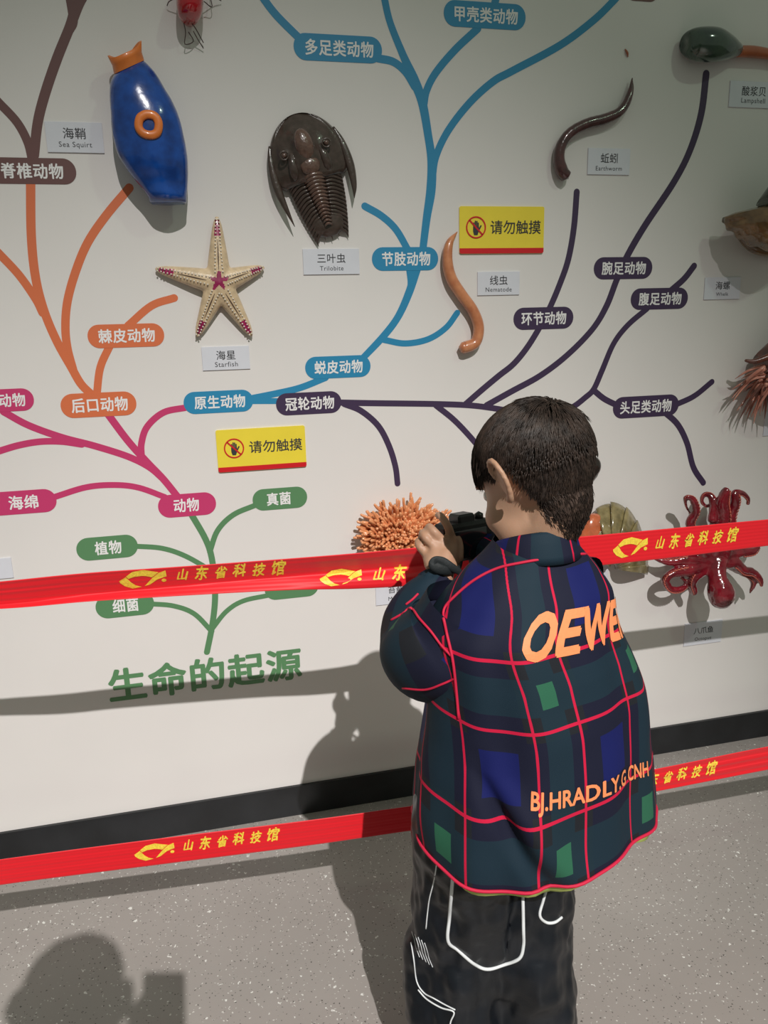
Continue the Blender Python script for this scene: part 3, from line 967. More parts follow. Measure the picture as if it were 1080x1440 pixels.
P = [pxtube([q6(640, 780, .075), q6(650, 900, .10), q6(680, 1030, .115), q6(700, 1110, .112)], [.034, .026, .038, .030], n=18),
     ellipsoid(at(*q6(690, 1060, .112)), (.040, .034, .042)),
     ellipsoid(at(*q6(560, 760, .065)), (.062, .03, .034)),
     ellipsoid(at(*q6(620, 700, .065)), (.05, .03, .045)),
     tube([at(*q6(600, 760, .06)), at(*q6(600, 760, .0))], [.03, .03], n=12)]
for a, r in arms: P.append(pxtube(a, r, n=12))
V, F = voxel(P, .003, 3)
N = normals(V, F); V += N * (fbm(V, 60)[:, None] * .0012)
put('body', V, F, M_oct, root)
P = []
for a, r in arms:
    D = catmull(np.hstack([np.array([at(*p) for p in a]), np.array(r)[:, None]]), 5)
    Tn = np.gradient(D[:, :3], axis=0)
    for i in range(6, len(D) - 1):
        t = unit(Tn[i]); o = unit(np.cross(t, [0, -1, 0]))
        c = D[i, :3] + (o * .75 + np.array([0, -.55, 0])) * D[i, 3]
        P.append(tube([c + .34 * D[i, 3] * (math.cos(q) * t + math.sin(q) * unit(np.cross(t, o))) for q in np.linspace(0, 2 * math.pi, 7)], D[i, 3] * .12 + .0003, n=4, per=1, cap=False))
V, F = join(P); tag(put('suckers', V, F, M_suck, root), 'pale rows of suckers', kind='stuff')

# -- moss animal colony
M_mo = mat('moss_orange', lin((236, 168, 118)), 0.25, rgb2=lin((214, 132, 84)), vscale=60, bump=0.2, bscale=100, coat=0.6)
root = empty('moss_animal_model', at(562, 770, 0), 'bushy orange branching moss animal colony in front of the camera', 'wall model')
V, F = relief([(508, 768, 512, 745, .02), (525, 788, 530, 730, .045), (560, 798, 562, 718, .055), (598, 788, 594, 730, .045), (616, 772, 613, 745, .02)], n=20)
put('base', V, F, M_mo, root)
vars_ = []
for i in range(7):
    r = random.Random(i + 50)
    L = 1.0
    pts = [np.zeros(3), np.array([r.uniform(-.06, .06), r.uniform(-.06, .06), .35]), np.array([r.uniform(-.1, .1), r.uniform(-.1, .1), .7]), np.array([r.uniform(-.12, .12), r.uniform(-.12, .12), 1.0])]
    P = [tube(pts, [.085, .078, .075, .062], n=7, per=2)]
    for k in range(r.choice((3, 4, 4))):
        b = pts[1 + (k % 2)]; a = r.uniform(0, 6.28); o = np.array([math.cos(a), math.sin(a), 0])
        P.append(tube([b, b + o * .14 + np.array([0, 0, .16]), b + o * .22 + np.array([0, 0, r.uniform(.3, .45)])], [.06, .060, .052], n=6, per=2))
    V, F = join(P)
    me = bpy.data.meshes.new('branch'); me.from_pydata(V.tolist(), [], F); me.shade_smooth(); me.materials.append(M_mo)
    vars_.append(me)
r = random.Random(11)
c3 = at(564, 757, .0)
cnt = 0
GA = math.pi * (3 - math.sqrt(5))
NB = 290
for i in range(NB):
    f = math.sqrt((i + .5) / NB); a = i * GA
    ux, uz = math.cos(a) * f, math.sin(a) * f
    d = Vector((ux * 1.15, -math.sqrt(max(.0, 1 - f * f)) * 1.0 - .16, uz * .95 + .30)).normalized()
    d = (d + Vector([r.uniform(-.16, .16) for _ in range(3)])).normalized()
    base = Vector(c3.tolist()) + Vector((ux * .058, -.022 - .02 * (1 - f), uz * .034 + .004))
    L = r.uniform(.056, .088) * (.80 + .30 * max(0, f))
    if d.z < -.1: L *= .75
    o = bpy.data.objects.new('branch', vars_[i % 7]); COL.objects.link(o)
    o.parent = root; o.location = base - root.location
    q = d.to_track_quat('Z', 'Y'); q.rotate(Vector((0, 0, 0)).to_track_quat('Z', 'Y') if False else __import__('mathutils').Quaternion(d, r.uniform(0, 6.28)))
    o.rotation_mode = 'QUATERNION'; o.rotation_quaternion = q
    o.scale = (.070, .070, L)

# ---------------------------------------------------------------- red barrier belts and their posts
def belt_mat():
    m = mat('belt_red', lin((226, 22, 36)), 0.5, sheen=0.2, spec=0.35)
    nt = m.node_tree; b = nt.nodes['Principled BSDF']
    tc = nt.nodes.new('ShaderNodeTexCoord'); sp = nt.nodes.new('ShaderNodeSeparateXYZ')
    nt.links.new(tc.outputs['UV'], sp.inputs[0])
    w_ = nt.nodes.new('ShaderNodeMath'); w_.operation = 'SINE'
    mu = nt.nodes.new('ShaderNodeMath'); mu.operation = 'MULTIPLY'; mu.inputs[1].default_value = 2 * math.pi * 8
    nt.links.new(sp.outputs['Y'], mu.inputs[0]); nt.links.new(mu.outputs[0], w_.inputs[0])
    bp = nt.nodes.new('ShaderNodeBump'); bp.inputs['Strength'].default_value = 0.14; bp.inputs['Distance'].default_value = 0.001
    nt.links.new(w_.outputs[0], bp.inputs['Height']); nt.links.new(bp.outputs[0], b.inputs['Normal'])
    return m


M_belt = belt_mat()
EMB = [[(60, 80), (0, 125), (8, 152), (45, 195), (110, 230), (190, 215), (140, 192), (102, 152), (68, 96)],
       [(62, 72), (120, 18), (215, 0), (345, 42), (285, 102), (245, 85), (205, 76), (135, 82), (80, 104)],
       [(405, 25), (345, 50), (285, 112), (215, 208), (262, 192), (330, 132), (410, 100)],
       [(385 + 21 * math.cos(t), 148 + 21 * math.sin(t)) for t in np.linspace(0, 2 * math.pi, 11)[:-1]]]


def tri_poly(pts):
    """ear clipping of a simple outline"""
    from mathutils.geometry import tessellate_polygon
    return [tuple(t) for t in tessellate_polygon([[Vector((p[0], p[1], 0)) for p in pts]])]


def emblem_uv():
    V, F = [], []
    for e in EMB:
        n = len(V); V += [((x - 205) / 410, -(y - 115) / 410) for x, y in e]
        F += [tuple(n + i for i in t) for t in tri_poly(e)]
    return np.array(V), F


def calli(w_, h):
    """brush-like lettering of the museum name, fitted to w_ x h"""
    V, F, x = [], [], 0
    jit = [(0, .86), (.04, 1.0), (-.02, .9), (.05, 1.02), (.0, .95), (.05, 1.08)]
    for ch, (dz, sc) in zip('山东省科技馆', jit):
        g, f = embolden(*glyphs(ch), .030); zz_ = g[:, 2:]; g = g[:, :2]
        lo, hi = g.min(0), g.max(0); g = (g - (lo + hi) / 2) / (hi - lo).max() * sc
        g[:, 0] += .28 * g[:, 1]; g = g + 0.03 * np.sin(g[:, ::-1] * 9)
        n = len(V); V += [(p[0] * .86 + x, p[1] + dz, q_[0]) for p, q_ in zip(g, zz_)]; F += [tuple(n + i for i in t) for t in f]
        x += 1.28
    V = np.array(V); V[:, :2] -= ((V.min(0) + V.max(0)) / 2)[:2]
    V[:, 0] *= w_ / (V[:, 0].max() - V[:, 0].min()); V[:, 1] *= h / (V[:, 1].max() - V[:, 1].min())
    return V, F


def belt(stations, prof, nv=17, per=8):
    """stations: (px, top y, bottom y, stand-off s); prof(x_px, v) -> extra stand-off at cross position v (0 top..1 bottom)"""
    S = catmull(np.array(stations, float), per)
    tops = np.array([at(s[0], s[1], s[3]) for s in S]); bots = np.array([at(s[0], s[2], s[3]) for s in S])
    bots[:, 0] = tops[:, 0]
    return S, tops, bots


class Belt:
    def __init__(self, stations, prof, per=14):
        st = np.array(stations, float)
        self.px = st[:, 0]; self.prof = prof
        self.S = catmull(st, per)

    def point(self, px, v, off=0.0):
        s = [np.interp(px, self.S[:, 0], self.S[:, k]) for k in (1, 2, 3)]
        y = s[0] + (s[1] - s[0]) * v
        # lean of the column: the belt's cross-section is upright, so follow the vertical's image
        lean = (px - 653) / 4500.0
        d = s[2] + self.prof(px, v) + off
        return at(px - lean * (y - s[0]), y, d)

    def mesh(self, x0, x1, nx, nv=25):
        V, UV = [], []
        xs = np.linspace(x0, x1, nx)
        for x in xs:
            for j in range(nv):
                v = j / (nv - 1); V.append(self.point(x, v)); UV.append((x / 50, v))
        F = [(i * nv + j, i * nv + j + 1, (i + 1) * nv + j + 1, (i + 1) * nv + j) for i in range(nx - 1) for j in range(nv - 1)]
        V = np.array(V); n = len(V)
        Vb = V + np.array([0, .0012, 0])
        F2 = [tuple(n + q for q in f[::-1]) for f in F]
        rim = [j for j in range(nv)] + [i * nv + nv - 1 for i in range(1, nx)] + [(nx - 1) * nv + j for j in range(nv - 2, -1, -1)] + [i * nv for i in range(nx - 2, 0, -1)]
        F3 = [(rim[(k + 1) % len(rim)], rim[k], n + rim[k], n + rim[(k + 1) % len(rim)]) for k in range(len(rim))]
        return np.vstack([V, Vb]), F + F2 + F3, UV + UV

    def emblem(self, root, x0, x1, vc, hv, text=None):
        """emblem and lettering printed on the belt between px x0..x1; hv = height as share of the belt"""
        uv, F = emblem_uv()
        P = [self.point((x0 + x1) / 2 + u[0] * (x1 - x0), vc - u[1] / .56 * hv, .0009) for u in uv]
        put('emblem', P, F, M_gold, root, smooth=False)
        if text:
            uv, F = calli(1, 1)
            a, b, vc2, hv2 = text
            P = [self.point((a + b) / 2 + u[0] * (b - a), vc2 - u[1] * hv2, .0009 + u[2]) for u in uv]
            put('lettering', P, F, M_gold, root, smooth=False)


def prof1(px, v):
    f = np.interp(px, [0, 200, 400, 600], [.86, .70, .56, .50])           # where the crease runs
    amp = np.interp(px, [-60, 60, 400, 560, 640, 760], [.012, .017, .021, .020, .006, 0])
    d = amp * (abs(v - f) / (f if v < f else max(.12, 1 - f))) ** .9 if amp > 0 else 0
    d = min(d, amp)
    if v > f: d *= .9
    cr = np.interp(px, [-100, 40, 250, 640, 800], [.0009, .0007, .0002, .0006, 0.0])
    d += cr * math.sin(v * 33 + px * .004) * (1 if v < f else .3)
    d += np.interp(px, [400, 480, 600, 680], [0, .004, .004, 0]) * math.sin(v * 9 + 1.0)
    return d


B1 = Belt([(-330, 848, 868, .50), (-200, 838, 864, .52), (0, 818, 856, .545), (120, 806, 846, .55), (250, 797, 838, .552), (400, 786, 830, .555), (500, 778, 828, .56), (600, 769, 822, .56),
           (700, 762, 810, .565), (800, 756, 800, .57), (950, 742.5, 784, .57), (1080, 730.5, 768, .57), (1250, 716, 749, .57), (1420, 703, 733, .57)], prof1)
root = empty('barrier_belt', (0.4, -.56, .90), 'upper red barrier belt with gold emblems, creased where the boy leans on it', 'belt', 'red barrier belts')
V, F, UV = B1.mesh(-330, 1420, 260)
put('webbing', V, F, M_belt, root, uv=UV)
B1.emblem(root, 166, 233, .34, .62, (247, 402, .27, .50))
B1.emblem(root, 448, 508, .66, .50)
uv, F = calli(1, 1)
k = uv[:, 0] < -.14
keep = [f for f in F if all(k[i] for i in f)]
P = [B1.point(553 + (u[0] + .32) * 165, .62 - u[1] * .46, .0009 + u[2]) for u in uv]
put('lettering', P, keep, M_gold, root, smooth=False)
B1.emblem(root, 863, 912, .50, .66, (923, 1040, .44, .56))


def prof2(px, v):
    return .0010 * math.sin(v * 2 * math.pi * 3 + 1) * np.interp(px, [850, 1000], [0.2, 1])


B2 = Belt([(-330, 1262, 1300, .50), (-150, 1232, 1269, .52), (0, 1209, 1244, .55), (220, 1180, 1216, .57), (440, 1153, 1188, .585), (578, 1134, 1168, .59), (760, 1110, 1144, .60), (920, 1082, 1114, .62), (1080, 1050, 1083, .64), (1300, 1012, 1042, .66), (1420, 992, 1020, .67)], prof2)
root2 = empty('barrier_belt', (0.4, -.57, .35), 'lower red barrier belt running at knee height above the floor', 'belt', 'red barrier belts')
V, F, UV = B2.mesh(-330, 1420, 200)
put('webbing', V, F, M_belt, root2, uv=UV)
B2.emblem(root2, 187, 244, .47, .62, (256, 393, .38, .55))
B2.emblem(root2, 842, 885, .5, .6, (893, 1010, .44, .62))

M_steel = mat('brushed_steel', (.55, .55, .56), .3, metallic=1.0, var=.05)
for xq, lab in ((-330, 'steel barrier post at the left ends of the red belts'), (1420, 'steel barrier post at the right ends of the red belts')):
    a = B1.point(xq, .5); b = B2.point(xq, .5); s = -1 if xq < 0 else 1
    px_, py_ = a[0] + s * .03, (a[1] + b[1]) / 2
    root = empty('barrier_post', (px_, py_, 0), lab, 'post')
    V, F = tube([(px_, py_, .0), (px_, py_, .012), (px_, py_, .02), (px_, py_, .03)], [.16, .16, .12, .03], n=32, per=1, up=(1, 0, 0)); put('base', V, F, M_steel, root)
    V, F = tube([(px_, py_, .02), (px_, py_, a[2] + .08)], [.028, .028], n=24, per=1, up=(1, 0, 0)); put('pole', V, F, M_steel, root)
    for q in (a, b):
        V, F = box((px_, py_, q[2]), (.04, .045, .038), bev=.006); put('belt_cassette', V, F, M_black, root, smooth=False)

# ---------------------------------------------------------------- the boy
def frame(fwd_az, pitch, roll=0.0):
    """columns: right, forward, up; azimuth 0 faces the wall, positive turns right; pitch positive looks down"""
    a, p = math.radians(fwd_az), math.radians(pitch)
    f = np.array([math.sin(a) * math.cos(p), math.cos(a) * math.cos(p), -math.sin(p)])
    r = unit(np.cross(f, [0, 0, 1]))
    u = np.cross(r, f)
    q = math.radians(roll)
    r2 = r * math.cos(q) + u * math.sin(q); u2 = -r * math.sin(q) + u * math.cos(q)
    return np.stack([r2, f, u2], 1)


HR = frame(-27, 24, 3)                     # head frame
HC = at(750, 661, .95)                    # centre of the cranium


def hd(p):
    return HC + np.asarray(p, float) @ HR.T


def place_head(V):
    return HC + np.asarray(V) @ HR.T


def head_parts(scale=1.0):
    P = [ellipsoid((0, -.008, .012), (.073, .092, .083)),
         ellipsoid((0, .030, -.030), (.062, .062, .072)),
         ellipsoid((0, .046, -.088), (.040, .038, .032)),
         ellipsoid((0, .022, -.078), (.056, .052, .036)),
         ellipsoid((-.038, .052, -.052), (.028, .030, .032)), ellipsoid((.038, .052, -.052), (.028, .030, .032)),
         ellipsoid((-.040, .040, -.074), (.025, .032, .034)), ellipsoid((.040, .040, -.074), (.025, .032, .034)),
         ellipsoid((0, .078, .004), (.050, .014, .010)),
         capsule((0, .086, -.006), (0, .100, -.036), .007, .0095),
         ellipsoid((-.009, .093, -.040), (.0065, .008, .006)), ellipsoid((.009, .093, -.040), (.0065, .008, .006)),
         ellipsoid((0, .086, -.062), (.018, .010, .0045)), ellipsoid((0, .083, -.070), (.015, .011, .006)),
         ellipsoid((0, -.036, -.045), (.048, .040, .046))]
    for s in (-1, 1):                      # ears
        x = lambda v: (v[0] * s, v[1], v[2])
        h = [x(v) for v in [(.071, .004, -.006), (.077, .010, .012), (.084, .004, .027), (.092, -.010, .030), (.097, -.022, .018), (.095, -.026, .000), (.088, -.020, -.018), (.079, -.008, -.031), (.073, .002, -.028)]]
        P.append(tube(h, [.0035, .004, .0042, .0045, .0046, .0044, .0048, .006, .0045], n=10, per=4))
        V, F = ellipsoid((0, 0, 0), (.0035, .019, .026))
        a = math.radians(38 * s); R = np.array([[math.cos(a), -math.sin(a), 0], [math.sin(a), math.cos(a), 0], [0, 0, 1]])
        P.append((V @ R.T + np.array([.081 * s, -.007, .002]), F))
    return P


def bend_face(V):
    """eye sockets pressed into the head surface (head coordinates)"""
    V = V.copy()
    for s in (-1, 1):
        d = np.linalg.norm((V - np.array([.030 * s, .086, -.014])) * [1, .8, 1.4], axis=1)
        V[:, 1] -= .009 * np.exp(-(d / .015) ** 2)
    return V


# body landmarks (world)
NB_ = np.array([.505, -.955, 1.045]); CHS = np.array([.485, -.945, .90]); HIP = np.array([.455, -.93, .62])
TR = frame(-14, 0)                         # torso frame
Rt, Ft = TR[:, 0], TR[:, 1]
SL, SR_ = CHS + np.array([0, 0, .045]) - Rt * .105, CHS + np.array([0, 0, .045]) + Rt * .105
EL = at(583, 925, .90); WL = at(622, 806, .822)
ER = at(728, 812, .80); WRr = at(668, 762, .727)
KL, KR = np.array([.400, -.905, .31]), np.array([.498, -.925, .31])
AL, AR = np.array([.380, -.915, .07]), np.array([.520, -.935, .07])

P = [(place_head(bend_face(V)), F) for V, F in head_parts()]
P.append(capsule(hd((0, -.030, -.055)), NB_ + np.array([-.008, 0, -.01]), .046, .049))
P.append(capsule(NB_ - Rt * .02 - np.array([0, 0, .045]), SL, .034, .036)); P.append(capsule(NB_ + Rt * .02 - np.array([0, 0, .045]), SR_, .034, .036))
P.append((lambda v: (v[0] @ TR.T + CHS + np.array([0, 0, .0]), v[1]))(ellipsoid((0, 0, 0), (.115, .08, .12))))
P.append(capsule(CHS, HIP, .10, .10))
P.append((lambda v: (v[0] @ TR.T + HIP, v[1]))(ellipsoid((0, 0, 0), (.125, .095, .10))))
P += [capsule(SL, EL, .040, .033), capsule(EL, WL, .033, .0205), capsule(SR_, ER, .040, .033), capsule(ER, WRr, .033, .0205)]
P += [capsule(HIP - Rt * .06, KL, .075, .052), capsule(KL, AL, .05, .034), capsule(HIP + Rt * .06, KR, .075, .052), capsule(KR, AR, .05, .034)]
for A in (AL, AR): P.append(capsule(A + np.array([0, -.01, -.03]), A + np.array([0, .10, -.045]), .030, .022))


HS = .062


def ath(x, y, s_):
    return at(x, y, s_ + HS)


def finger(pts, r0=.0082, r1=.0066):
    n = len(pts)
    return tube([ath(*p) for p in pts], np.linspace(r0, r1, n), n=12, per=4)


# left hand: back of the hand to us, fingers over the camera
KI, KM, KG, KK = (637, 762, .722), (624, 763, .728), (611, 769, .728), (601, 780, .722)
wl = (622, 806, .762)
hand = [capsule(ath(*wl), ath(626, 786, .744), .0200, .021)]
for k in (KI, KM, KG, KK):
    hand.append(capsule(ath(622 + (k[0] - 622) * .6, 792, .750), ath(*k), .0165, .0098))
    hand.append(ellipsoid(ath(k[0], k[1] - 1, k[2] + .003), .0098))
hand.append(ellipsoid(ath(621, 781, .736), (.021, .014, .022)))
hand += [finger([KI, (630, 741, .722), (621, 727, .707), (616, 724, .688)]),
         finger([KM, (611, 748, .728), (604, 741, .712), (602, 745, .694)]),
         finger([KG, (599, 757, .726), (594, 750, .710), (595, 753, .692)]),
         finger([KK, (591, 770, .720), (588, 762, .706), (590, 764, .692)], .0080, .0064),
         capsule(ath(630, 797, .752), ath(644, 784, .735), .013, .0105),
         tube([ath(644, 785, .735), ath(645, 768, .722), ath(640, 752, .705), ath(636, 744, .697)], [.0100, .0090, .0085, .0068], n=12, per=4)]
P += hand
# right hand, beyond the camera
RK = ath(655, 752, .660)
P += [capsule(WRr, RK, .019, .020)]
for i in range(4):
    b = RK + np.array([.000, .012, .016 - .011 * i])
    P.append(tube([RK + np.array([-.005, .004, .012 - .009 * i]), ath(644 - i, 741 + 9 * i, .655), ath(636 + i, 740 + 9 * i, .668)], [.0085, .0075, .0062], n=10, per=4))
P.append(tube([RK + np.array([0, 0, .01]), ath(650, 745, .69), ath(640, 741, .70)], [.010, .009, .007], n=10, per=4))
V, F = voxel(P, .0031, 4)
def soften(V, F, mask, it=10):
    """relax part of a surface"""
    e = np.array([(f[i], f[(i + 1) % len(f)]) for f in F for i in range(len(f))])
    e = e[mask[e[:, 0]]]
    cnt_ = np.zeros(len(V)); np.add.at(cnt_, e[:, 0], 1); cnt_[cnt_ == 0] = 1
    for _ in range(it):
        S_ = np.zeros_like(V); np.add.at(S_, e[:, 0], V[e[:, 1]])
        V = np.where(mask[:, None], V * .5 + S_ / cnt_[:, None] * .5, V)
    return V


hl = (V - HC) @ HR
V = soften(V, F, (hl[:, 1] > .0) & (hl[:, 1] < .074) & (hl[:, 2] < .02) & (hl[:, 2] > -.125) & (np.abs(hl[:, 0]) < .072) & (np.abs(hl[:, 0]) > .020), 26)
M_stub = mat('scalp_stubble', lin((74, 56, 46)), .7, rgb2=lin((56, 43, 37)), vscale=120)
hl = (V - HC) @ HR
zl = np.interp(np.abs(hl[:, 0]), [0, .02, .04, .055, .07], [-.112, -.106, -.080, -.054, -.024])
sm = (hl[:, 1] < -.014 - .3 * np.abs(hl[:, 0])) & (hl[:, 2] > zl) & (np.abs(hl[:, 0]) < .074) & (hl[:, 2] < .1)
boy = put('person', V, F, M_skin, mats=[M_stub], midx=[1 if all(sm[i] for i in f) else 0 for f in F])
tag(boy, 'young boy in plaid jacket seen from behind, bending to a camera held in both hands', 'person')
V_body, F_body = V, F

# eyes and brows
M_eye = mat('eye_white', (.75, .73, .70), .2, coat=.5); M_iris = mat('iris_dark', (.02, .012, .008), .15, coat=1)
for s in (-1, 1):
    V, F = ellipsoid((.030 * s, .0725, -.014), .0105); e = put('eye', place_head(V), F, M_eye, boy)
    V, F = ellipsoid((.030 * s, .0815, -.015), (.0045, .0022, .0045)); put('iris', place_head(V), F, M_iris, e)
    V, F = tube([(.016 * s, .091, .001), (.030 * s, .091, .0045), (.044 * s, .082, .001)], [.001, .0022, .0008], n=6); put('eyebrow', place_head(V), F, M_iris, boy)
V, F = join([ellipsoid((0, .0895, -.0625), (.0165, .0075, .0032)), ellipsoid((0, .0875, -.0695), (.0135, .0080, .0042))])
M_lip = mat('lips', (.42, .16, .12), .4); put('lips', place_head(V), F, M_lip, boy)

# hair
M_hair = mat('hair_dark', lin((62, 49, 42)), 0.5, rgb2=lin((40, 32, 28)), vscale=60, spec=.35)
M_fade = mat('hair_short', lin((58, 46, 40)), 0.6, rgb2=lin((40, 33, 29)), vscale=90)
ZY = ([-1, -.75, -.5, -.34, -.20, -.08, .05, .14, .3, .5, .7, .9, 1], [-1.1, -1.1, -1.0, -.72, -.34, .0, .22, -.12, -.10, .12, .32, .40, .42])


def hair_in(n):
    """how far a direction lies above the hairline (head coordinates)"""
    return n[..., 2] - np.interp(n[..., 1], *ZY)


CR = np.array([.073, .092, .083]); CCN = np.array([0, -.008, .012])


def scalp(n, off):
    n = np.asarray(n, float)
    p = n * (CR + off)
    # the back of the head runs down into the nape
    low = np.clip(-n[..., 2] - .25, 0, 1) * np.clip(-n[..., 1] * 3, 0, 1)
    p[..., 2] -= low * .022
    p[..., 1] += low * .012
    return CCN + p


V, F = ellipsoid((0, 0, 0), 1, nu=72, nv=48)
h = hair_in(V)
off = -.006 + .0075 * np.clip((h + .02) / .10, 0, 1) + .0035 * np.clip(V[:, 2] + .2, 0, 1)
cap = scalp(V, off[:, None])
hair = put('hair', place_head(cap), F, M_fade, boy)
r = np.random.RandomState(5)
WH = unit(np.array([.10, -.62, .78]))          # the crown whorl
SV, SF = [], []
cnt = 0
while cnt < 9000:
    n = unit(r.randn(3))
    hh = hair_in(n)
    if hh < .0 + .05 * r.rand(): continue
    cnt += 1
    top = np.clip((n[2] + .05) / .6, 0, 1)
    d = n - WH; d = d - n * (d @ n); d = unit(d)              # away from the crown
    sw = np.cross(n, d)
    d = unit(d + sw * .35 * math.exp(-np.linalg.norm(n - WH) * 2) + r.randn(3) * .16)
    if n[1] > .1: d = unit(d * .7 + np.array([-.25, .55, -.5]) * .6)
    L = .007 + .024 * top + (.020 if n[1] > .35 and n[2] > .1 else 0) + .004 * r.rand()
    if n[2] < -.1: L = .008 + .004 * r.rand()
    lift = .22 + .30 * r.rand() * (1 - .4 * top)
    if np.linalg.norm(n - WH) < .35: lift += .35
    p = scalp(n, .001 + .003 * top)
    nn = unit(n / CR)
    pts = [p]
    dd = unit(d - nn * (d @ nn) + nn * lift)
    seg = 4
    for k in range(1, seg + 1):
        dd = unit(dd - nn * (.10 + .12 * top) + np.array([0, 0, -.05]))
        q = pts[-1] + dd * L / seg
        e = (q - CCN) / (CR + .005 + .005 * top)
        le = np.linalg.norm(e)
        if le < 1 and n[2] > -.2: q = CCN + (q - CCN) / le
        pts.append(q)
    w0 = .0008 + .0006 * r.rand()
    s1 = unit(np.cross(dd, nn)); b = len(SV)
    for k, q in enumerate(pts):
        ww = w0 * (1 - k / seg) ** .7 + .00005
        SV += [q + s1 * ww, q - s1 * ww * .5 + nn * ww * .8, q - s1 * ww * .5 - nn * ww * .8]
    for k in range(seg):
        for j in range(3):
            j2 = (j + 1) % 3
            SF.append((b + k * 3 + j, b + k * 3 + j2, b + k * 3 + 3 + j2, b + k * 3 + 3 + j))
# nape and sides: short hairs rooted on the skin itself
hl = (V_body - HC) @ HR; hn = normals(V_body, F_body)
zl = np.interp(np.abs(hl[:, 0]), [0, .02, .04, .055, .07], [-.118, -.112, -.085, -.060, -.030])
idx = np.where((hl[:, 1] < -.012 - .3 * np.abs(hl[:, 0])) & (hl[:, 2] > zl) & (hl[:, 2] < .01) & (np.abs(hl[:, 0]) < .074))[0]
for q_ in range(6500):
    i = idx[r.randint(len(idx))]
    nn = hn[i] @ HR
    p = hl[i] + r.randn(3) * .0012 - nn * .001
    d = unit(np.array([-.25 * np.sign(p[0]) * 0, -.1, -1]) + r.randn(3) * .18)
    d = unit(d - nn * (d @ nn) + nn * (.20 + .2 * r.rand()))
    L = .006 + .005 * r.rand(); w0 = .0007 + .0005 * r.rand(); b = len(SV); s1 = unit(np.cross(d, nn))
    for k in range(3):
        q = p + d * L * k / 2 - nn * .0006 * k * k; ww = w0 * (1 - k / 2) + .00005
        SV += [q + s1 * ww, q - s1 * ww * .5 + nn * ww * .8, q - s1 * ww * .5 - nn * ww * .8]
    for k in range(2):
        for j in range(3):
            j2 = (j + 1) % 3
            SF.append((b + k * 3 + j, b + k * 3 + j2, b + k * 3 + 3 + j2, b + k * 3 + 3 + j))
tag(put('hair_strands', place_head(np.array(SV)), SF, M_hair, boy), 'short dark brown hair strands', kind='stuff')

# ---- plaid jacket
class NT:
    """small helper for math node trees"""
    def __init__(s, nt): s.nt = nt
    def m(s, op, a, b=None, c=None):
        n = s.nt.nodes.new('ShaderNodeMath'); n.operation = op
        for i, v in enumerate((a, b, c)):
            if v is None: continue
            if isinstance(v, (int, float)): n.inputs[i].default_value = v
            else: s.nt.links.new(v, n.inputs[i])
        return n.outputs[0]
    def mix(s, f, a, b):
        n = s.nt.nodes.new('ShaderNodeMix'); n.data_type = 'RGBA'
        s.nt.links.new(f, n.inputs['Factor'])
        for k, v in (('A', a), ('B', b)):
            if isinstance(v, tuple): n.inputs[k].default_value = (*v, 1)
            else: s.nt.links.new(v, n.inputs[k])
        return n.outputs['Result']


def plaid(lines=True):
    m = bpy.data.materials.new('plaid_cloth'); m.use_nodes = True
    nt = m.node_tree; b = nt.nodes['Principled BSDF']; g = NT(nt)
    tc = nt.nodes.new('ShaderNodeTexCoord'); sp = nt.nodes.new('ShaderNodeSeparateXYZ')
    nt.links.new(tc.outputs['UV'], sp.inputs[0])
    U, W = sp.outputs[0], sp.outputs[1]

    def masks(x):
        fr = g.m('FRACT', x); par = g.m('FRACT', g.m('MULTIPLY', g.m('FLOOR', x), .5))     # 0 blue, .5 teal
        band = g.m('LESS_THAN', g.m('ABSOLUTE', g.m('SUBTRACT', fr, .5)), .27)
        wide = g.m('LESS_THAN', g.m('ABSOLUTE', g.m('SUBTRACT', fr, .5)), .40)
        teal = g.m('GREATER_THAN', par, .25)
        blue = g.m('SUBTRACT', 1.0, teal)
        return g.m('MULTIPLY', band, blue), g.m('MULTIPLY', band, teal), g.m('MULTIPLY', wide, blue), g.m('MULTIPLY', teal, g.m('LESS_THAN', g.m('ABSOLUTE', g.m('SUBTRACT', fr, .5)), .18)), g.m('LESS_THAN', g.m('ABSOLUTE', g.m('SUBTRACT', g.m('FRACT', g.m('ADD', x, .5)), .5)), .021)
    bu, tu, wu, gu, ru = masks(U); bv, tv, wv, gv, rv = masks(W)
    base = lin((31, 33, 39)); navy = lin((24, 26, 47)); bright = lin((20, 27, 90)); teal = lin((24, 46, 58)); green = lin((46, 100, 76))
    c = g.mix(g.m('MAXIMUM', wu, wv), base, navy)
    c = g.mix(g.m('MULTIPLY', g.m('MAXIMUM', tu, tv), .85), c, teal)
    c = g.mix(g.m('MULTIPLY', bu, bv), c, bright)
    c = g.mix(g.m('MULTIPLY', gu, gv), c, green)
    rr = g.m('MAXIMUM', ru, rv)
    if lines: c = g.mix(rr, c, lin((206, 26, 66)))
    nt.links.new(c, b.inputs['Base Color'])
    b.inputs['Roughness'].default_value = .75; b.inputs['Specular IOR Level'].default_value = .25
    wv_ = nt.nodes.new('ShaderNodeTexNoise'); wv_.inputs['Scale'].default_value = 700
    nt.links.new(tc.outputs['Object'], wv_.inputs['Vector'])
    bp = nt.nodes.new('ShaderNodeBump'); bp.inputs['Strength'].default_value = .15; bp.inputs['Distance'].default_value = .001
    nt.links.new(wv_.outputs[0], bp.inputs['Height']); nt.links.new(bp.outputs[0], b.inputs['Normal'])
    return m


M_plaid = plaid(); M_plaid2 = plaid(False)
M_rope = mat('red_piping', lin((206, 26, 66)), .7)
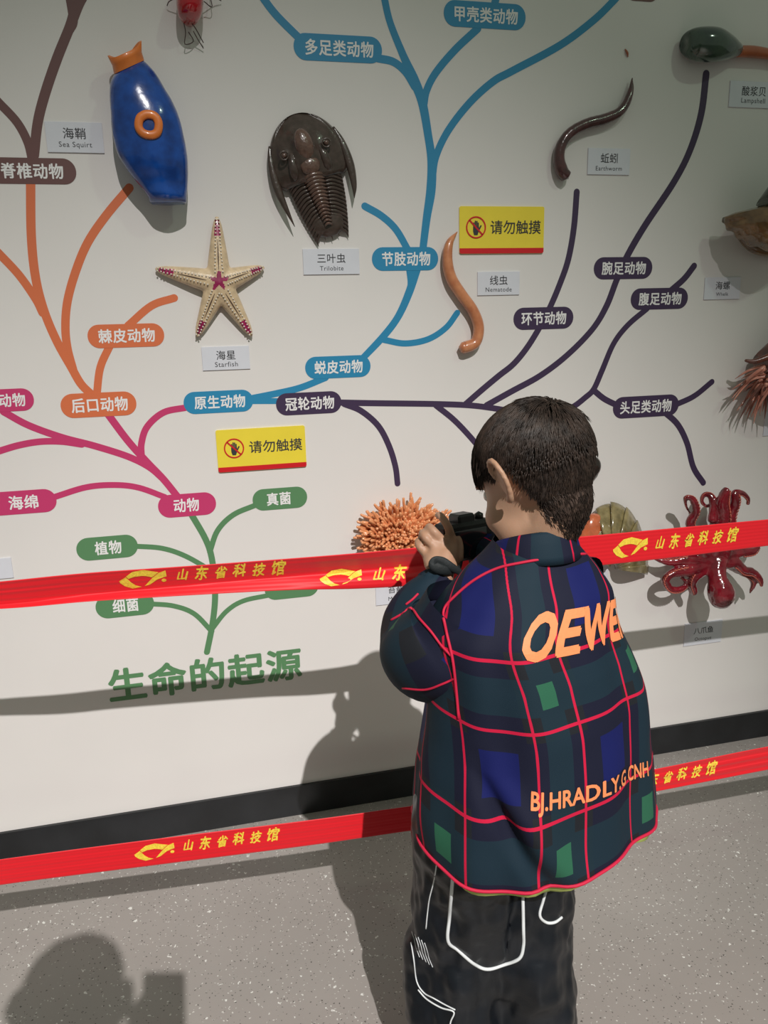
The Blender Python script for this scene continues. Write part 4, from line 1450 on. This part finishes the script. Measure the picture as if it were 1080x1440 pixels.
# rings of the jacket body: z, half width, half depth, centre
RINGS = [(.582, .208, .156, *at(749, 1140, .95)[:2]), (.63, .206, .156, *at(749, 1105, .95)[:2]), (.70, .198, .154, *at(750, 1050, .95)[:2]), (.80, .182, .144, *at(751, 970, .955)[:2]),
         (.88, .166, .130, *at(743, 905, .96)[:2]), (.94, .152, .114, *at(734, 855, .965)[:2]), (.985, .134, .096, .487, -.962), (1.02, .104, .078, .490, -.962), (1.045, .074, .066, .493, -.962), (1.06, .058, .060, .494, -.96)]
RG = np.array(RINGS)
RGD = catmull(RG, 10)


def ring_at(z):
    z = np.asarray(z, float)
    t = np.interp(z, RG[:, 0], np.arange(len(RG)))
    D = RGD
    return [np.interp(t, np.arange(len(D)) / 10.0, D[:, k]) for k in range(5)]


ZH = .582


def jacket(phi, v, off=0.0):
    """surface of the jacket body; phi 0 = middle of the back, positive to his right; v in 0..1 from hem to neck"""
    z0 = ZH + v * (1.06 - ZH)
    z, a, b, cx, cy = ring_at(z0)
    fold = (.0065 * math.sin(5 * phi + 1.2 + 2 * z0) + .0035 * math.sin(11 * phi + .4) ) * np.interp(v, [0, .35, .75, 1], [1, .8, .35, 0])
    # long diagonal fold below the left arm
    pf = np.interp(z0, [.52, .60, .70, .76], [-.12, -.42, -.80, -1.05])
    fold += -.014 * math.exp(-((phi - pf) / .10) ** 2) * np.interp(z0, [.5, .56, .70, .80], [0, .8, 1, 0])
    fold += .010 * math.exp(-((phi - pf - .20) / .14) ** 2) * np.interp(z0, [.5, .56, .70, .80], [0, .8, 1, 0])
    fold += .006 * mnoise.noise(Vector((phi * 1.3 + 5, z0 * 6, 1.3))) * (1 - v)
    fold += .004 * mnoise.noise(Vector((phi * 2.2, z0 * 14, .3)))
    fold *= 1.0
    e = .86
    s_, c_ = math.sin(phi), math.cos(phi)
    x = math.copysign(abs(s_) ** e, s_) * (a + fold + off); y = -math.copysign(abs(c_) ** e, c_) * (b + fold + off)
    zz = z0 + (.012 * math.cos(2 * phi) * (1 - v) if v < .5 else 0) * 0 - .014 * (1 - v) * max(0, c_) + .01 * (1 - v) * math.sin(3 * phi + 1)
    return np.array([cx, cy, zz]) + Rt * x + Ft * y


NP, NV_ = 220, 110
G = np.array([[jacket(-math.pi + 2 * math.pi * i / NP, j / (NV_ - 1)) for i in range(NP)] for j in range(NV_)])
GP = proj(G)
camd = np.linalg.norm(G - CAM, axis=2)


def inv(px, py):
    """(phi, v) of the jacket point nearest the lens that shows at a photograph position"""
    d = np.linalg.norm(GP - np.array([px, py]), axis=2)
    cand = d < max(4.0, d.min() + 1.5)
    k = np.where(cand, camd + d * .01, 9).argmin()
    j, i = divmod(k, NP)
    return -math.pi + 2 * math.pi * i / NP, j / (NV_ - 1)


# where the red lines run: measured around the body (phi) and up it (v)
def UK(ph, v):
    return ph * float(ring_at(ZH + v * (1.06 - ZH))[1]) / .18


LU = [UK(*inv(x, y)) for x, y in ((641, 985), (741, 985), (806, 985), (884, 985))]
LV = [inv(x, y)[1] for x, y in ((770, 1160), (752, 1032), (752, 932), (742, 786))]
print('plaid lines', LU, LV)
dU = (LU[3] - LU[0]) / 3
PU = [LU[0] - 8 * dU * 1.0] + LU + [LU[3] + 8 * dU]; NUX = [-8, 0, 1, 2, 3, 11]
PV = [-.02] + LV + [1.2]; NVX = [1.08, 2, 3, 4, 4.9, 4.96]
V, UV = [], []
NP1 = NP + 1
for j in range(NV_):
    for i in range(NP1):
        ph = -math.pi + 2 * math.pi * i / NP; v = j / (NV_ - 1)
        V.append(jacket(ph, v)); UV.append((np.interp(UK(ph, v), PU, NUX), np.interp(v, PV, NVX)))
F = [(j * NP1 + i, j * NP1 + i + 1, (j + 1) * NP1 + i + 1, (j + 1) * NP1 + i) for j in range(NV_ - 1) for i in range(NP)]
# inner lining rows, so the hem has thickness
n = len(V)
for j in range(14):
    for i in range(NP1):
        ph = -math.pi + 2 * math.pi * i / NP; V.append(jacket(ph, j / (NV_ - 1), -.004)); UV.append((.3, .2))
F += [(n + j * NP1 + i, n + (j + 1) * NP1 + i, n + (j + 1) * NP1 + i + 1, n + j * NP1 + i + 1) for j in range(13) for i in range(NP)]
F += [(i, n + i, n + i + 1, i + 1) for i in range(NP)]
jk = put('jacket', V, F, M_plaid, boy, uv=UV)
tag(jk, 'navy and green plaid jacket with red lines and orange lettering on the back')
V, F = tube([jacket(a, 0.0, .001) for a in np.linspace(-math.pi, math.pi, 120)], .0028, n=6, per=1, cap=False)
put('hem_piping', V, F, M_rope, jk)

# collar
def collar_pt(a, t, off=0):
    """t 0 = top fold, 1 = outer edge"""
    c = np.array([.494, -.960, 1.0]) ; h = 1.088 - .010 * math.cos(a) * 0
    r0 = np.array([.055, .058]); r1 = np.array([.070, .076])
    rr = r0 * (1 - t) + r1 * t + off
    z = h - t * (.040 + .006 * max(0, math.cos(a))) - .045 * (.5 - .5 * math.cos(a)) ** 1.3
    return c * [1, 1, 0] + Rt * math.sin(a) * rr[0] - Ft * math.cos(a) * rr[1] + np.array([0, 0, z])


V, UV = [], []
na = 73
prof_ = [(1, .0), (.75, .002), (.4, .003), (.1, .003), (0, .001), (0, -.003), (.4, -.006), (1, -.008), (1, -.004)]
for i in range(na):
    a = -math.pi * .86 + 2 * math.pi * .86 * i / (na - 1)
    for t, o_ in prof_:
        V.append(collar_pt(a, t, o_)); UV.append((.12 + (a + 2.2) / 6.5 * 5, 6.62 + .25 * t))
m = len(prof_)
F = [(i * m + k, (i + 1) * m + k, (i + 1) * m + (k + 1) % m, i * m + (k + 1) % m) for i in range(na - 1) for k in range(m)]
F += [tuple(range(m)), tuple(range((na - 1) * m, na * m))[::-1]]
put('collar', V, F, M_plaid, jk, uv=UV)

# sleeves
def sleeve(pts, rad, uoff, name='sleeve', seed=0, n=40, per=12, du=3.4, cloth=None):
    P = np.array(pts); D = catmull(np.hstack([P, np.array(rad)[:, None]]), per)
    C, r = D[:, :3], D[:, 3]
    Tn = np.gradient(C, axis=0); Tn /= np.linalg.norm(Tn, axis=1)[:, None]
    L = np.concatenate([[0], np.cumsum(np.linalg.norm(np.diff(C, axis=0), axis=1))])
    N = np.array([0.3, -1.0, 0.2]); V, UV = [], []
    for i in range(len(C)):
        N = unit(N - Tn[i] * (N @ Tn[i])); Bq = np.cross(Tn[i], N)
        for k in range(n + 1):
            a = 2 * math.pi * k / n
            f = i / (len(C) - 1)
            fd = .004 * math.sin(L[i] * 60 + 2 * math.cos(a) + seed) * math.sin(a * 1 + seed) + .005 * mnoise.noise(Vector((math.cos(a) * 1.2, math.sin(a) * 1.2, L[i] * 14 + seed)))
            if f > .88: fd += .0022 * math.sin(a * 13)
            V.append(C[i] + (r[i] + fd) * (math.cos(a) * N + math.sin(a) * Bq)); UV.append((uoff + k / n * du, L[i] / .105 + .25))
    F = [(i * (n + 1) + k, i * (n + 1) + k + 1, (i + 1) * (n + 1) + k + 1, (i + 1) * (n + 1) + k) for i in range(len(C) - 1) for k in range(n)]
    e = len(C) - 1
    nb = len(V)
    for k in range(n + 1):
        V.append(C[e - 3] + (V[e * (n + 1) + k] - C[e]) * .8); UV.append((.3, .3))
    F += [(e * (n + 1) + k, e * (n + 1) + k + 1, nb + k + 1, nb + k) for k in range(n)]
    V = np.array(V)
    return put(name, V, F, cloth or M_plaid, jk, uv=UV), V, F


shL = at(664, 856, .965)
slv, SLV, SLF = sleeve([shL, at(640, 900, .95), at(607, 918, .925), at(592, 915, .895), at(592, 886, .865), at(600, 850, .840), at(612, 826, .830), at(621, 812, .824)],
       [.074, .086, .080, .071, .062, .050, .038, .026], .35, seed=1, cloth=M_plaid2)
sleeve([SR_ + Rt * .005 - np.array([0, 0, .01]), SR_ * .5 + ER * .5, ER, ER * .55 + WRr * .45, ER * .2 + WRr * .8, WRr], [.072, .07, .058, .048, .038, .025], .6, seed=4)

# red piping of the armhole and lines of the sleeve, laid on the cloth
bvh = None


def lay(pts, VF, rad, name, m, parent, per=6, lift=.001, n=6):
    """a thin cord lying on a surface: photograph positions give where on the cloth it runs"""
    out = []
    D = catmull(np.array(pts, float), per)
    for x, y in D:
        best = None
        for tr in VF:
            d = Vector(unit(ray(x, y)).tolist()); h = tr.ray_cast(Vector(CAM.tolist()), d)
            if h[0] is not None and (best is None or h[3] < best[1]): best = (np.array(h[0]) - np.array(d) * lift, h[3])
        if best is not None: out.append(best[0])
    if len(out) < 3: return None
    V, F = tube(out, rad, n=n, per=1)
    return put(name, V, F, m, parent)


TJ = BVHTree.FromPolygons(G.reshape(-1, 3).tolist(), [(j * NP + i, j * NP + (i + 1) % NP, (j + 1) * NP + (i + 1) % NP, (j + 1) * NP + i) for j in range(NV_ - 1) for i in range(NP)])
TS = BVHTree.FromPolygons(SLV.tolist(), SLF)
lay([(846, 780), (820, 779), (795, 781), (770, 785), (735, 791), (700, 799), (668, 815), (640, 838), (624, 858), (627, 885), (636, 925), (641, 965), (645, 1010)], [TJ, TS], .0022, 'armhole_piping', M_rope, jk, lift=.0015)
lay([(588, 835), (580, 843), (571, 850)], [TS, TJ], .0020, 'sleeve_piping', M_rope, jk)
lay([(550, 872), (566, 863), (578, 855), (590, 870), (606, 888), (620, 907), (634, 922)], [TS, TJ], .0020, 'sleeve_piping', M_rope, jk)
lay([(566, 968), (598, 970), (622, 962), (640, 954)], [TS, TJ], .0018, 'sleeve_piping', M_rope, jk)

# orange lettering on the back
M_let = mat('orange_letters', lin((250, 150, 96)), .6, var=.03, vscale=200)


def back_text(text, p0, p1, hpx, shear, bold, slant_h, stretch=1.0):
    """lettering whose ends are at two photograph positions, mapped on the cloth"""
    a0, v0 = inv(*p0); a1, v1 = inv(*p1); a1 = a0 + (a1 - a0) * stretch
    uv, F = fit(text, 1.0, 1.0, bold=bold, shear=shear)
    me = bpy.data.meshes.new('x'); me.from_pydata([(p[0], p[1], p[2]) for p in uv], [], F)
    import bmesh
    bm = bmesh.new(); bm.from_mesh(me); zs = None
    bmesh.ops.triangulate(bm, faces=bm.faces)
    for _ in range(3):
        ed = [e for e in bm.edges if e.calc_length() > .06]
        if ed: bmesh.ops.subdivide_edges(bm, edges=ed, cuts=1)
        bmesh.ops.triangulate(bm, faces=bm.faces)
    P = [v.co.copy() for v in bm.verts]; F = [tuple(x.index for x in f.verts) for f in bm.faces]; bm.free()
    V = []
    for p in P:
        t = p.x + .5
        V.append(jacket(a0 + (a1 - a0) * t, v0 + (v1 - v0) * t + p.y * slant_h / .49, .0014 + p.z))
    return put('lettering', V, F, M_let, jk, smooth=False)


# trousers
M_trs = mat('black_nylon', lin((21, 25, 32)), .36, rgb2=lin((13, 16, 21)), vscale=10, bump=.1, bscale=200, spec=.45)
M_pipe = mat('reflective_piping', (.78, .80, .82), .4)
P = [(lambda v: (v[0] @ TR.T + HIP + np.array([0, .0, -.01]), v[1]))(ellipsoid((0, 0, 0), (.126, .112, .12)))]
for k, a_, q in ((KL, AL, -1), (KR, AR, 1)):
    P += [capsule(HIP + Rt * .065 * q - np.array([0, 0, .04]), k + Rt * .004 * q, .094, .088), capsule(k + Rt * .006 * q, a_ + np.array([0, -.01, .05]), .094, .084),
          capsule(a_ + np.array([0, -.01, .045]), a_ + np.array([0, -.01, .0]), .080, .058)]
V, F = voxel(P, .0055, 6)
N = normals(V, F)
nz = fbm(V * [1, 1, .55], 13, 3); n2 = np.array([mnoise.noise(Vector((p[0] * 30, p[1] * 30, p[2] * 55 + 3 * p[0]))) for p in V])
V = V + N * (nz * .018 + n2 * .0016)[:, None]
trs = put('trousers', V, F, M_trs, boy)
tag(trs, 'baggy black trousers with white reflective piping')
TT = BVHTree.FromPolygons(V.tolist(), F)
for pts, rad in (([(637, 1225), (635, 1255), (632, 1290), (630, 1323), (644, 1336), (666, 1355), (685, 1363), (708, 1357), (730, 1348), (736, 1330), (736, 1305), (735, 1250)], .0030),
                 ([(770, 1245), (764, 1266), (759, 1287), (768, 1297), (780, 1297), (790, 1290)], .0026),
                 ([(616, 1200), (611, 1235), (604, 1263), (601, 1285), (599, 1306)], .0011),
                 ([(578, 1325), (582, 1350), (586, 1380), (596, 1396), (610, 1404), (626, 1413), (640, 1420)], .0012),
                 ([(588, 1392), (600, 1405), (620, 1417), (638, 1423), (634, 1436), (631, 1450)], .0014)):
    lay(pts, [TT], rad, 'piping', M_pipe, trs)
for i in range(5):
    lay([(579 + i * 4.5, 1310 + i * 4), (583 + i * 4.5, 1322 + i * 4), (585 + i * 4.6, 1332 + i * 4), (590 + i * 4.6, 1346 + i * 3.5)], [TT], .0007, 'print_line', M_pipe, trs, lift=.0004)
# lime shirt hem under the jacket
M_lime = mat('lime_shirt', lin((206, 218, 120)), .8)
V = []
for j, (z, o) in enumerate(((.535, -.030), (.512, -.024), (.500, -.022), (.500, -.026), (.53, -.034))):
    for i in range(96):
        a = -math.pi + 2 * math.pi * i / 96
        w_ = .004 * math.sin(4 * a + 1.0) + .003 * math.sin(7 * a)
        q = jacket(a, 0.0, o + .014)
        V.append(np.array([q[0], q[1], q[2] + .003 + (z - .515) + (w_ * 1.6 if j in (2, 3) else 0)]))
F = [(j * 96 + i, j * 96 + (i + 1) % 96, (j + 1) * 96 + (i + 1) % 96, (j + 1) * 96 + i) for j in range(4) for i in range(96)]
put('shirt_hem', V, F, M_lime, boy)

back_text('OEWER', (736, 899), (872, 868), 60, .34, .040, .062, 1.10)
back_text('BJ.HRADLY.G CNH', (745, 1129), (912, 1084), 24, 0.0, .026, .036)

# shoes
M_shoe = mat('black_shoe', lin((30, 31, 34)), .5); M_sole = mat('white_sole', (.6, .6, .6), .6)
for A in (AL, AR):
    V, F = voxel([capsule(A + np.array([0, -.03, -.032]), A + np.array([-.003, .115, -.040]), .036, .030), capsule(A + np.array([0, -.01, .0]), A + np.array([0, .03, -.02]), .038, .036)], .004, 5)
    V[:, 2] = np.maximum(V[:, 2], .012)
    s_ = put('shoe', V, F, M_shoe, boy)
    o = [(A[0] + .040 * math.cos(t), A[1] + .040 + .105 * math.sin(t)) for t in np.linspace(0, 2 * math.pi, 33)[:-1]]
    V = [(x, y, z) for z in (0.0, .016) for x, y in o]
    F = [(i, (i + 1) % 32, 32 + (i + 1) % 32, 32 + i) for i in range(32)] + [tuple(range(32))[::-1], tuple(range(32, 64))]
    put('sole', V, F, M_sole, s_)

# ---- the camera he holds
cr = frame(-16, 6)
c0_ = at(652, 759, .748)
root = empty('camera', c0_ - np.array([0, 0, .035]), "black camera held up in the boy's hands below his face", 'camera')


def cam_part(VF):
    return VF[0] @ cr.T + c0_, VF[1]


M_rub = mat('camera_rubber', (.010, .010, .011), .55, bump=.5, bscale=500)
V, F = cam_part(box((0, 0, 0), (.052, .022, .034), bev=.006)); put('camera_body', V, F, M_rub, root, smooth=False)
V, F = cam_part(tube([(0, .020, -.002), (0, .030, -.002), (0, .060, -.002), (0, .062, -.002)], [.029, .030, .030, .026], n=28, per=1, up=(1, 0, 0))); ln = put('lens_barrel', V, F, M_black, root)
V, F = cam_part(ellipsoid((0, .058, -.002), (.024, .008, .024))); put('front_glass', V, F, mat('lens_glass', (.01, .012, .03), .03, coat=1), ln)
V, F = cam_part(box((0, .002, .038), (.018, .018, .010), bev=.004)); put('viewfinder_hump', V, F, M_black, root, smooth=False)
V, F = cam_part(tube([(.036, 0, .033), (.036, 0, .042)], [.008, .008], n=18, per=1, up=(1, 0, 0))); put('shutter_button', V, F, M_black, root)
V, F = cam_part(box((.0, -.0235, -.002), (.034, .0015, .024), bev=.001)); put('screen', V, F, mat('camera_screen', (.01, .012, .016), .1, coat=1), root, smooth=False)
# hanging strap loop round his left wrist
M_strap = mat('black_strap', lin((24, 30, 32)), .7, bump=.3, bscale=300)
V, F = tube([at(650, 788, .80), at(645, 800, .83), at(632, 803, .85), at(618, 800, .852), at(609, 794, .848), at(612, 788, .846), at(622, 790, .848), at(634, 797, .852), at(648, 806, .85), at(652, 815, .84)],
             [.003, .005, .007, .009, .008, .007, .008, .007, .005, .003], n=12, flat=.4, per=6)
put('strap', V, F, M_strap, root)

# ---------------------------------------------------------------- the grown-up who takes the picture, standing behind the lens
M_coat = mat('dark_coat', (.03, .032, .04), .8, var=.2); M_jean = mat('blue_jeans', (.04, .06, .12), .8, var=.2)
px0 = np.array([-.16, -2.27, 0.0])
hc = px0 + np.array([-.005, .15, 1.535]); hr = frame(8, 14)
P = [((v @ hr.T) * 1.12 + hc, f) for v, f in head_parts()]
sL, sR = px0 + np.array([-.19, 0, 1.33]), px0 + np.array([.19, 0, 1.33])
phone_c = CAM - RW[:, 2] * .012 + RW[:, 1] * .008 - RW[:, 0] * .018
eL, eR = px0 + np.array([-.24, .10, 1.06]), px0 + np.array([.27, .06, 1.08])
wL, wR = phone_c + np.array([-.07, -.10, -.10]), phone_c + np.array([.03, -.11, -.10])
P += [capsule(hc + np.array([0, -.03, -.05]), px0 + np.array([0, 0, 1.38]), .062, .062), capsule(sL, sR, .06, .06), capsule(px0 + np.array([0, 0, 1.25]), px0 + np.array([0, 0, .92]), .14, .13),
      capsule(sL, eL, .05, .042), capsule(eL, wL, .04, .027), capsule(sR, eR, .05, .042), capsule(eR, wR, .04, .027)]
for q in (-1, 1):
    P += [capsule(px0 + np.array([.09 * q, 0, .88]), px0 + np.array([.10 * q, .01, .48]), .09, .06), capsule(px0 + np.array([.10 * q, .01, .48]), px0 + np.array([.10 * q, -.01, .08]), .058, .04),
          capsule(px0 + np.array([.10 * q, -.03, .04]), px0 + np.array([.11 * q, .14, .03]), .036, .03)]
bk = -RW[:, 2]
for wq, q in ((wL, -1), (wR, 1)):
    pal = phone_c + bk * .035 + RW[:, 0] * .034 * q + RW[:, 1] * (.05 if q > 0 else .0)
    P.append(capsule(wq, pal, .026, .024))
    for i in range(4):
        b = pal + RW[:, 1] * (-.024 + .017 * i)
        P.append(tube([b, b + RW[:, 0] * .018 * q - bk * .018, b + RW[:, 0] * .010 * q - bk * .034 + RW[:, 1] * .012], [.010, .009, .0075], n=10, per=3))
    P.append(tube([pal - RW[:, 1] * .02, pal - RW[:, 1] * .045 + bk * .0, pal - RW[:, 1] * .06 - RW[:, 0] * .012 * q], [.012, .010, .008], n=10, per=3))
V, F = voxel(P, .0065, 4)
ph = put('person', V, F, M_skin)
tag(ph, 'adult in dark coat behind the lens, whose shadow lies on the floor', 'person')
V, F = ellipsoid((0, -.02, .040), (.084, .100, .078)); V[:, 2] += fbm(V, 30) * .004
put('hair', (V @ hr.T) * 1.08 + hc, F, M_hair, ph)
V, F = voxel([capsule(sL, sR, .085, .085), capsule(px0 + np.array([0, 0, 1.25]), px0 + np.array([0, 0, .80]), .17, .17), capsule(sL, eL, .072, .062), capsule(eL, eL * .25 + wL * .75, .062, .045),
              capsule(sR, eR, .072, .062), capsule(eR, eR * .25 + wR * .75, .062, .045)], .010, 4)
put('coat', V, F, M_coat, ph)
P = []
for q in (-1, 1):
    P += [capsule(px0 + np.array([.09 * q, 0, .86]), px0 + np.array([.10 * q, .01, .48]), .105, .08), capsule(px0 + np.array([.10 * q, .01, .48]), px0 + np.array([.10 * q, -.01, .10]), .078, .062)]
V, F = voxel(P, .010, 4); put('trousers', V, F, M_jean, ph)
for q in (-1, 1):
    V, F = voxel([capsule(px0 + np.array([.10 * q, -.04, .05]), px0 + np.array([.115 * q, .16, .042]), .046, .040)], .007, 4); V[:, 2] = np.maximum(V[:, 2], 0)
    put('shoe', V, F, M_shoe, ph)
pr = np.stack([RW[:, 0], RW[:, 1], RW[:, 2]], 1)
V, F = box((0, 0, 0), (.0385, .080, .004), bev=.0025)
root = empty('phone', phone_c - np.array([0, 0, .08]), 'black phone held upright by the adult behind the lens', 'phone')
put('phone_body', V @ pr.T + phone_c, F, M_black, root, smooth=False)
V, F = box((0, 0, -.0043), (.035, .075, .0004)); put('screen', V @ pr.T + phone_c, F, mat('phone_screen', (.02, .02, .025), .08, coat=1), root, smooth=False)
